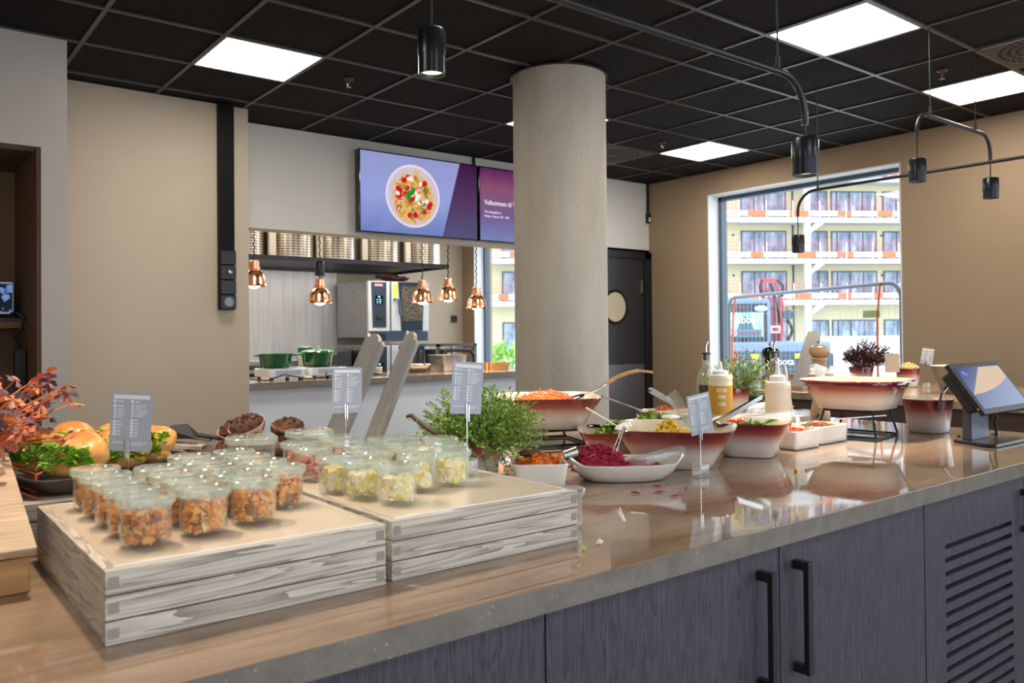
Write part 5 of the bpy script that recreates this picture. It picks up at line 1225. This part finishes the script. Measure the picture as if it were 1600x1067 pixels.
for a, b, cuts in WL:
    f0 = fwin(xl(a), xl(b), lev[0] + .1, lev[0] + 2.38, cuts)
    for z in lev[1:4]: copy_tree(f0, (xl(a), 0, z + .1), 0, parent=B)
    fwin(xl(a), xl(b), .1, 2.15, cuts)
for px in (880, 1000, 1143, 1375): MB().lathe([(.09, 0), (.09, .05)], 12, M=Matrix.Translation((xl(px + 4), -.0, lev[1] + 2.05)) @ Matrix.Rotation(R(90), 4, 'X')).lathe([(.09, 0), (.09, .05)], 12, M=Matrix.Translation((xl(px + 4), -.0, lev[2] + 2.05)) @ Matrix.Rotation(R(90), 4, 'X')).lathe([(.09, 0), (.09, .05)], 12, M=Matrix.Translation((xl(px + 4), -.0, lev[0] + 2.05)) @ Matrix.Rotation(R(90), 4, 'X')).build('wall_vent', wf, B)
for px in (980, 1250):
    MB().box(xl(px) - .24, xl(px) + .22, -1.5, -1.2, GZ, 22).build('post', M['fac_white'], B, False)
    for z in lev: MB().add([(xl(px), -1.45, z - 1.0), (xl(px) + .25, -1.45, z - 1.0), (xl(px) + 1.35, -1.45, z - .25), (xl(px) + .6, -1.45, z - .25), (xl(px), -1.25, z - 1.0), (xl(px) + .25, -1.25, z - 1.0), (xl(px) + 1.35, -1.25, z - .25), (xl(px) + .6, -1.25, z - .25)], [(0, 1, 2, 3), (7, 6, 5, 4), (0, 4, 5, 1), (1, 5, 6, 2), (2, 6, 7, 3), (3, 7, 4, 0)]).build('bracket', M['fac_white'], B, False)
    MB().box(xl(px) - .55, xl(px) - .42, -.06, 0, GZ, 22).build('downpipe', wf, B, False)
M['net'] = plain('safety_net_red', srgb(214, 96, 96), .7); M['org'] = plain('orange_board', srgb(238, 112, 66), .6)
rd = random.Random(2)
for z in lev[:5]:
    m = MB()
    for h in (.3, .55, .8, 1.05, 1.3, 1.52): m.box(X0, X1, -1.66, -1.64, z + h - .009, z + h + .009)
    x = X0
    while x < X1: m.box(x - .005, x + .005, -1.66, -1.645, z + .1, z + 1.5); x += .28
    m.build('railing_net', M['net'], B, False)
    m = MB(); x = xl(1144) - 2.05 * 18
    while x < X1:
        if x > X0: m.box(x - .04, x + .04, -1.72, -1.67, z - .1, z + 1.35)
        x += 2.05
    m.build('railing_posts', M['fac_white'], B, False)
    o, w = MB(), MB(); x = X0
    while x < X1:
        L = rd.uniform(.7, 1.5); o.box(x, x + L, -1.70, -1.665, z + .22, z + .62); x += L
        L = rd.uniform(1.4, 2.6); w.box(x, x + L, -1.70, -1.665, z + .22, z + .62); x += L
    o.build('safety_boards', M['org'], B, False); w.build('safety_boards', M['fac_white'], B, False)
# white hoarding
a = world(11.3, 30); tag(MB().box(0, 4.6, 0, .1, GZ, 1.1).build('site_hoarding', M['fac_white'], None, False, loc=(a[0], a[1], 0), rot=(0, 0, -A_)), 'low white site hoarding in front of the ground floor, right of the excavator', 'hoarding')
# excavator
E0 = world(0, 18); X = thing('excavator', 'red and grey excavator parked outside the window, seen from behind', 'excavator', (E0[0], E0[1], 0), -A_)
eg = plain('excavator_grey', srgb(60, 70, 82), .35); el = plain('excavator_light_grey', srgb(118, 136, 160), .35); er = plain('excavator_red', srgb(214, 84, 84), .4); ek = plain('excavator_black', srgb(40, 46, 54), .5)
MB().box(4.70, 7.02, -.15, 1.3, .22, .82).build('rear_body', eg, X, False, .07)
MB().box(4.74, 6.98, -.08, 1.3, .80, 1.06).build('bonnet', el, X, False, .06)
MB().box(4.66, 7.05, -.1, 1.4, .04, .22).build('counterweight', plain('excavator_mid_grey', srgb(120, 138, 160), .4), X, False, .05)
MB().box(4.72, 5.25, .1, 2.4, GZ, .06).build('track', ek, X, False, .12); MB().box(6.5, 7.0, .1, 2.4, GZ, .06).build('track', ek, X, False, .12)
MB().box(4.70, 5.80, .35, 1.9, 1.0, 1.96).build('cab', eg, X, False, .04)
MB().box(4.68, 5.76, .30, 1.95, 1.90, 2.02).build('cab_roof', el, X, False, .04)
MB().box(5.70, 5.78, .31, .4, 1.05, 1.95).build('cab_pillar', el, X, False, .01)
t = NT('cab_glass'); s = t.N('SeparateXYZ', {0: t.obj()}); n = t.noise(t.obj(), 3, 2)
MB().box(4.82, 5.62, .325, .352, 1.17, 1.72).build('cab_window', t.bsdf(base=t.ramp(n, [(.4, srgb(120, 164, 160)), (.6, srgb(176, 206, 190))]), rough=.1), X, False)
MB().prism([(5.03, 1.3), (5.42, 1.3), (5.3, 1.62), (5.12, 1.62)], -.324, -.322, FRONT).build('seat', plain('seat_grey', srgb(78, 108, 112), .7), X, False)
MB().box(5.585, 5.60, .32, .324, 1.19, 1.70).build('window_stripe', plain('yellow_stripe', srgb(236, 226, 130), .5), X, False)
MB().box(4.86, 5.56, .318, .322, 1.185, 1.335).build('sticker_band', plain('teal_band', srgb(60, 130, 150), .5), X, False)
we = plain('white_lettering', srgb(240, 244, 246), .5); re_ = plain('red_lettering', srgb(206, 40, 48), .5)
text_obj('lettering', 'Hubben', .25, we, Matrix.Translation((4.83, .312, 1.475)) @ FRONT, X, .004, sx=.92)
text_obj('lettering', 'HYMAX', .125, re_, Matrix.Translation((5.05, .314, 1.215)) @ FRONT, X, .004, sx=1.15)
MB().prism(circ(4.95, 1.262, .07, 20), -.318, -.312, FRONT).build('round_logo', we, X, False)
MB().prism(circ(4.95, 1.262, .056, 20), -.312, -.310, FRONT).build('round_logo', re_, X, False)
text_obj('lettering', 'X', .11, we, Matrix.Translation((4.915, .308, 1.225)) @ FRONT, X, .002)
text_obj('lettering', 'Kubota', .215, we, Matrix.Translation((5.53, -.153, .56)) @ FRONT, X, .004, sx=.95)
MB().box(5.18, 5.36, -.156, -.15, .70, .80).build('warning_sticker', plain('yellow_label', srgb(226, 214, 60), .5), X, False)
MB().box(6.15, 6.44, -.156, -.15, .70, .80).build('warning_sticker', plain('yellow_label', srgb(226, 214, 60), .5), X, False)
MB().lathe([(.0, 0), (.30, 0), (.30, .03), (.26, .06), (0, .07)], 24, (5.25, 1.0, 2.02)).build('roof_vent', plain('roof_vent_grey', srgb(104, 112, 122), .5), X)
MB().ell((5.55, .26, 1.80), (.15, .04, .07), 18, 10).build('work_lamp', plain('lamp_pale', srgb(176, 204, 222), .3), X)
MB().box(4.95, 5.25, .3, .33, 1.80, 1.88).build('rear_plate', plain('plate_dark', srgb(90, 66, 72), .5), X, False)
MB().lathe([(.05, 0), (.05, .05)], 16, M=Matrix.Translation((5.2, .33, 1.10)) @ Matrix.Rotation(R(90), 4, 'X')).build('cab_handle', ek, X)
# boom: two red cheeks, cylinders, hoses
MB().tube([(5.92, 1.4, .9), (5.92, 1.2, 1.9), (5.90, 1.4, 2.5)], .05, 8).tube([(6.34, 1.4, .9), (6.34, 1.2, 1.9), (6.24, 1.4, 2.5)], .05, 8).box(5.86, 6.28, 1.35, 1.45, 2.46, 2.54).build('boom', er, X)
MB().box(6.0, 6.3, 1.25, 1.35, .95, 2.1).build('boom_plate', plain('boom_pink', srgb(226, 136, 140), .5), X, False)
m = MB()
for i in range(7):
    x = 5.98 + i * .045; m.tube([(x, 1.2, .9), (x + rd.uniform(-.03, .03), 1.0, 1.5), (x + rd.uniform(-.03, .03), 1.05, 2.0), (x - .01, 1.25, 2.46)], .016, 6)
m.build('hoses', plain('hose_pinkgrey', srgb(150, 96, 108), .6), X); m = MB()
m.tube([(6.0, 1.0, 2.4), (6.1, .9, 2.0), (6.15, .9, 1.7), (6.2, 1.0, 1.5)], .035, 8).tube([(6.42, 1.1, 1.6), (6.5, 1.0, 1.3), (6.4, 1.0, 1.08)], .04, 8).tube([(5.85, 1.2, 2.1), (5.82, 1.2, 2.35), (5.9, 1.3, 2.5)], .03, 8).tube([(6.34, 1.2, 2.1), (6.36, 1.2, 2.35), (6.26, 1.3, 2.5)], .03, 8)
m.build('hoses', ek, X)
MB().box(5.84, 5.90, .9, 1.0, 1.06, 2.0).build('red_bar', er, X, False, .01)
MB().box(5.98, 6.2, .95, 1.0, 1.25, 1.42).build('number_plate', we, X, False); MB().box(6.02, 6.16, .945, .95, 1.29, 1.38).build('number_plate', re_, X, False)
MB().lathe([(.12, 0), (.12, .04)], 24, M=Matrix.Translation((6.22, .5, 1.66)) @ Matrix.Rotation(R(90), 4, 'X')).build('mirror', plain('mirror_dark', srgb(52, 74, 86), .2), X)
MB().tube([(5.78, .5, 1.80), (6.22, .5, 1.82), (6.22, .52, 1.7)], .012, 6).build('mirror_arm', ek, X)
MB().box(4.62, 4.70, -.3, -.2, .3, 1.0).box(4.70, 4.9, -.3, -.25, .72, .8).build('red_bracket', er, X, False, .02)
# fence panel just outside
P1, P2 = Vector((8.77, 6.59)), Vector((7.50, 3.71)); d = P2 - P1; Lf = d.length
F = thing('mesh_fence', 'grey tube framed mesh site fence just outside the window', 'fence', (P1.x, P1.y, GZ), math.atan2(d.y, d.x))
zt = 1.725 - GZ; r_ = .16
MB().tube([(0, 0, 0), (0, 0, zt - r_)] + arc(r_, zt - r_, r_, PI, PI / 2)[1:] + arc(Lf - r_, zt - r_, r_, PI / 2, 0) + [(Lf, 0, 0)], .021, 10).build('frame', plain('fence_galvanised', srgb(104, 116, 128), .4, .5), F)
m = MB()
k = .1
while k < Lf - .02: m.box(k - .0012, k + .0012, -.0012, .0012, .1, zt - .02); k += .09
for z in (.3, .75, 1.2, 1.65): m.box(0, Lf, -.0014, .0014, z, z + .003)
m.build('wire_mesh', plain('fence_wire', srgb(176, 186, 194), .5, .3), F, False)
om = plain('orange_strap', srgb(214, 92, 52), .6)
MB().tube([(.2, -.02, zt), (.16, -.03, zt - .25), (.10, -.02, zt - .7), (.12, 0, .7)], .014, 6).build('strap', om, F)
MB().tube([(Lf - .26, -.02, zt + .01), (Lf - .29, -.03, zt - .3), (Lf - .31, -.02, zt - .7), (Lf - .33, 0, .9)], .011, 6).build('strap', om, F)
MB().box(Lf - .50, Lf - .27, -.03, -.015, zt - .32, zt - .25).build('tag', plain('green_tag', srgb(150, 164, 104), .6), F, False)
a = world(-.19, 20); b = MB(); rd = random.Random(4)
for i in range(700):
    v = Vector((rd.gauss(0, 1), rd.gauss(0, 1), rd.gauss(0, 1))).normalized() * rd.uniform(.6, 1); b.leaf((v.x * .6, v.y * .6, v.z * .62), v + Vector((rd.uniform(-.6, .6), rd.uniform(-.6, .6), .3)), (0, 0, 1), .16, .1)
p = thing('bush', 'round pale green bush outside the kitchen window', 'bush', (a[0], a[1], GZ))
b.build('leaves', islands('bush_green', [srgb(150, 196, 84), srgb(186, 220, 120), srgb(120, 170, 70)], .6), p, False, loc=(0, 0, .75))
MB().tube([(0, 0, 0), (0, 0, .6)], .04, 8).build('trunk', M['board_dark'], p)
# ------------------------------------------------------------------ light, sky, camera
w = bpy.data.worlds.new('sky'); SC.world = w; w.use_nodes = True; nt = w.node_tree; nt.nodes.clear()
bg = nt.nodes.new('ShaderNodeBackground'); ou = nt.nodes.new('ShaderNodeOutputWorld'); tc = nt.nodes.new('ShaderNodeTexCoord'); sp = nt.nodes.new('ShaderNodeSeparateXYZ'); rp = nt.nodes.new('ShaderNodeValToRGB')
nt.links.new(tc.outputs['Generated'], sp.inputs[0]); nt.links.new(sp.outputs[2], rp.inputs[0]); nt.links.new(rp.outputs[0], bg.inputs[0]); nt.links.new(bg.outputs[0], ou.inputs[0])
rp.color_ramp.elements[0].color = (.86, .93, 1, 1); rp.color_ramp.elements[1].color = (.62, .78, 1, 1); bg.inputs[1].default_value = SKY
# sampling portals in the real window openings (they emit nothing themselves)
def portal(x, y, z, sx, sy, rot):
    l = bpy.data.lights.new('window_portal', 'AREA'); l.shape = 'RECTANGLE'; l.size = sx; l.size_y = sy; l.cycles.is_portal = True
    o = bpy.data.objects.new('window_portal', l); COL.objects.link(o); o.location = (x, y, z); o.rotation_euler = rot
for y0, y1 in ((3.395, 5.42), (7.3, 9.6), (-3.6, 1.0)): portal(7.15, (y0 + y1) / 2, (WZ0 + WZ1) / 2, WZ1 - WZ0, y1 - y0, (0, R(90), 0))
for x0, x1 in ((-3.2, .6), (1.2, 6.2)): portal((x0 + x1) / 2, -4.3, 1.55, x1 - x0, 2.3, (R(90), 0, 0))
light_panel('added unseen ceiling panel brightening the kitchen above the serving counter', 0, 5); light_panel('added unseen ceiling panel brightening the kitchen right of the hood', 5, 6); light_panel('added unseen ceiling panel brightening the kitchen above the hatch end', 4, 4); light_panel('added unseen ceiling panel brightening the kitchen above the left hob', -1, 5); light_panel('added unseen ceiling panel brightening the kitchen before the oven', 3, 5)  # panels out of view, added to brighten the kitchen
def spot(x, y, z, power, ang=70, blend=.6, c=(1, .8, .58)):
    l = bpy.data.lights.new('lamp_spot', 'SPOT'); l.energy = power; l.spot_size = R(ang); l.spot_blend = blend; l.color = c; l.shadow_soft_size = .03
    o = bpy.data.objects.new('lamp_spot', l); COL.objects.link(o); o.location = (x, y, z)
for x, y, z in ((1.47, 2.28, 2.125), (2.60, 1.62, 1.815), (4.44, 2.1, 2.065), (5.37, 2.1, 2.065), (.35, 1.62, 1.95)): spot(x, y, z, SPOTP * (.5 if x < 1 else 1), 95 if x < 1 else 70)  # last one: added warm spot over the risers, under the unseen lamp head
for x, z in ((2.47, 1.683), (3.041, 1.556), (4.066, 1.578), (4.355, 1.605), (4.684, 1.532)): spot(x, 6.5, z - .025, 25, 100, .6)
spot(4.94, 3.14, 1.80, SPOTP * .2)
cam = bpy.data.cameras.new('camera'); co = bpy.data.objects.new('camera', cam); COL.objects.link(co); SC.camera = co
fwd = Vector((math.sin(A_), math.cos(A_), 0)); rt = Vector((math.cos(A_), -math.sin(A_), 0)); up = Vector((0, 0, 1))
pit, rol = .012, -.0093
f2 = fwd * math.cos(pit) + up * math.sin(pit); u2 = up * math.cos(pit) - fwd * math.sin(pit)
r3 = rt * math.cos(rol) + u2 * math.sin(rol); u3 = u2 * math.cos(rol) - rt * math.sin(rol)
mw = Matrix((r3, u3, -f2)).transposed().to_4x4(); mw.translation = (0, 0, 1.277); co.matrix_world = mw
cam.sensor_width = 36; cam.lens = 1281 * 36 / 1600; cam.shift_y = -(533.5 - (522.3 - 1281 * math.tan(pit))) / 1600
cam.clip_start = .05; cam.clip_end = 300
cam.dof.use_dof = True; cam.dof.focus_distance = 2.6; cam.dof.aperture_fstop = 7.0
vs = SC.view_settings; vs.view_transform = 'Standard'; vs.look = 'None'; vs.gamma = 1; vs.use_curve_mapping = False; vs.exposure = EXPO
cy = SC.cycles; cy.use_denoising = True; cy.max_bounces = 10; cy.transparent_max_bounces = 24; cy.diffuse_bounces = 4; cy.glossy_bounces = 4; cy.sample_clamp_indirect = 6; cy.caustics_reflective = False; cy.caustics_refractive = False; cy.blur_glossy = .5
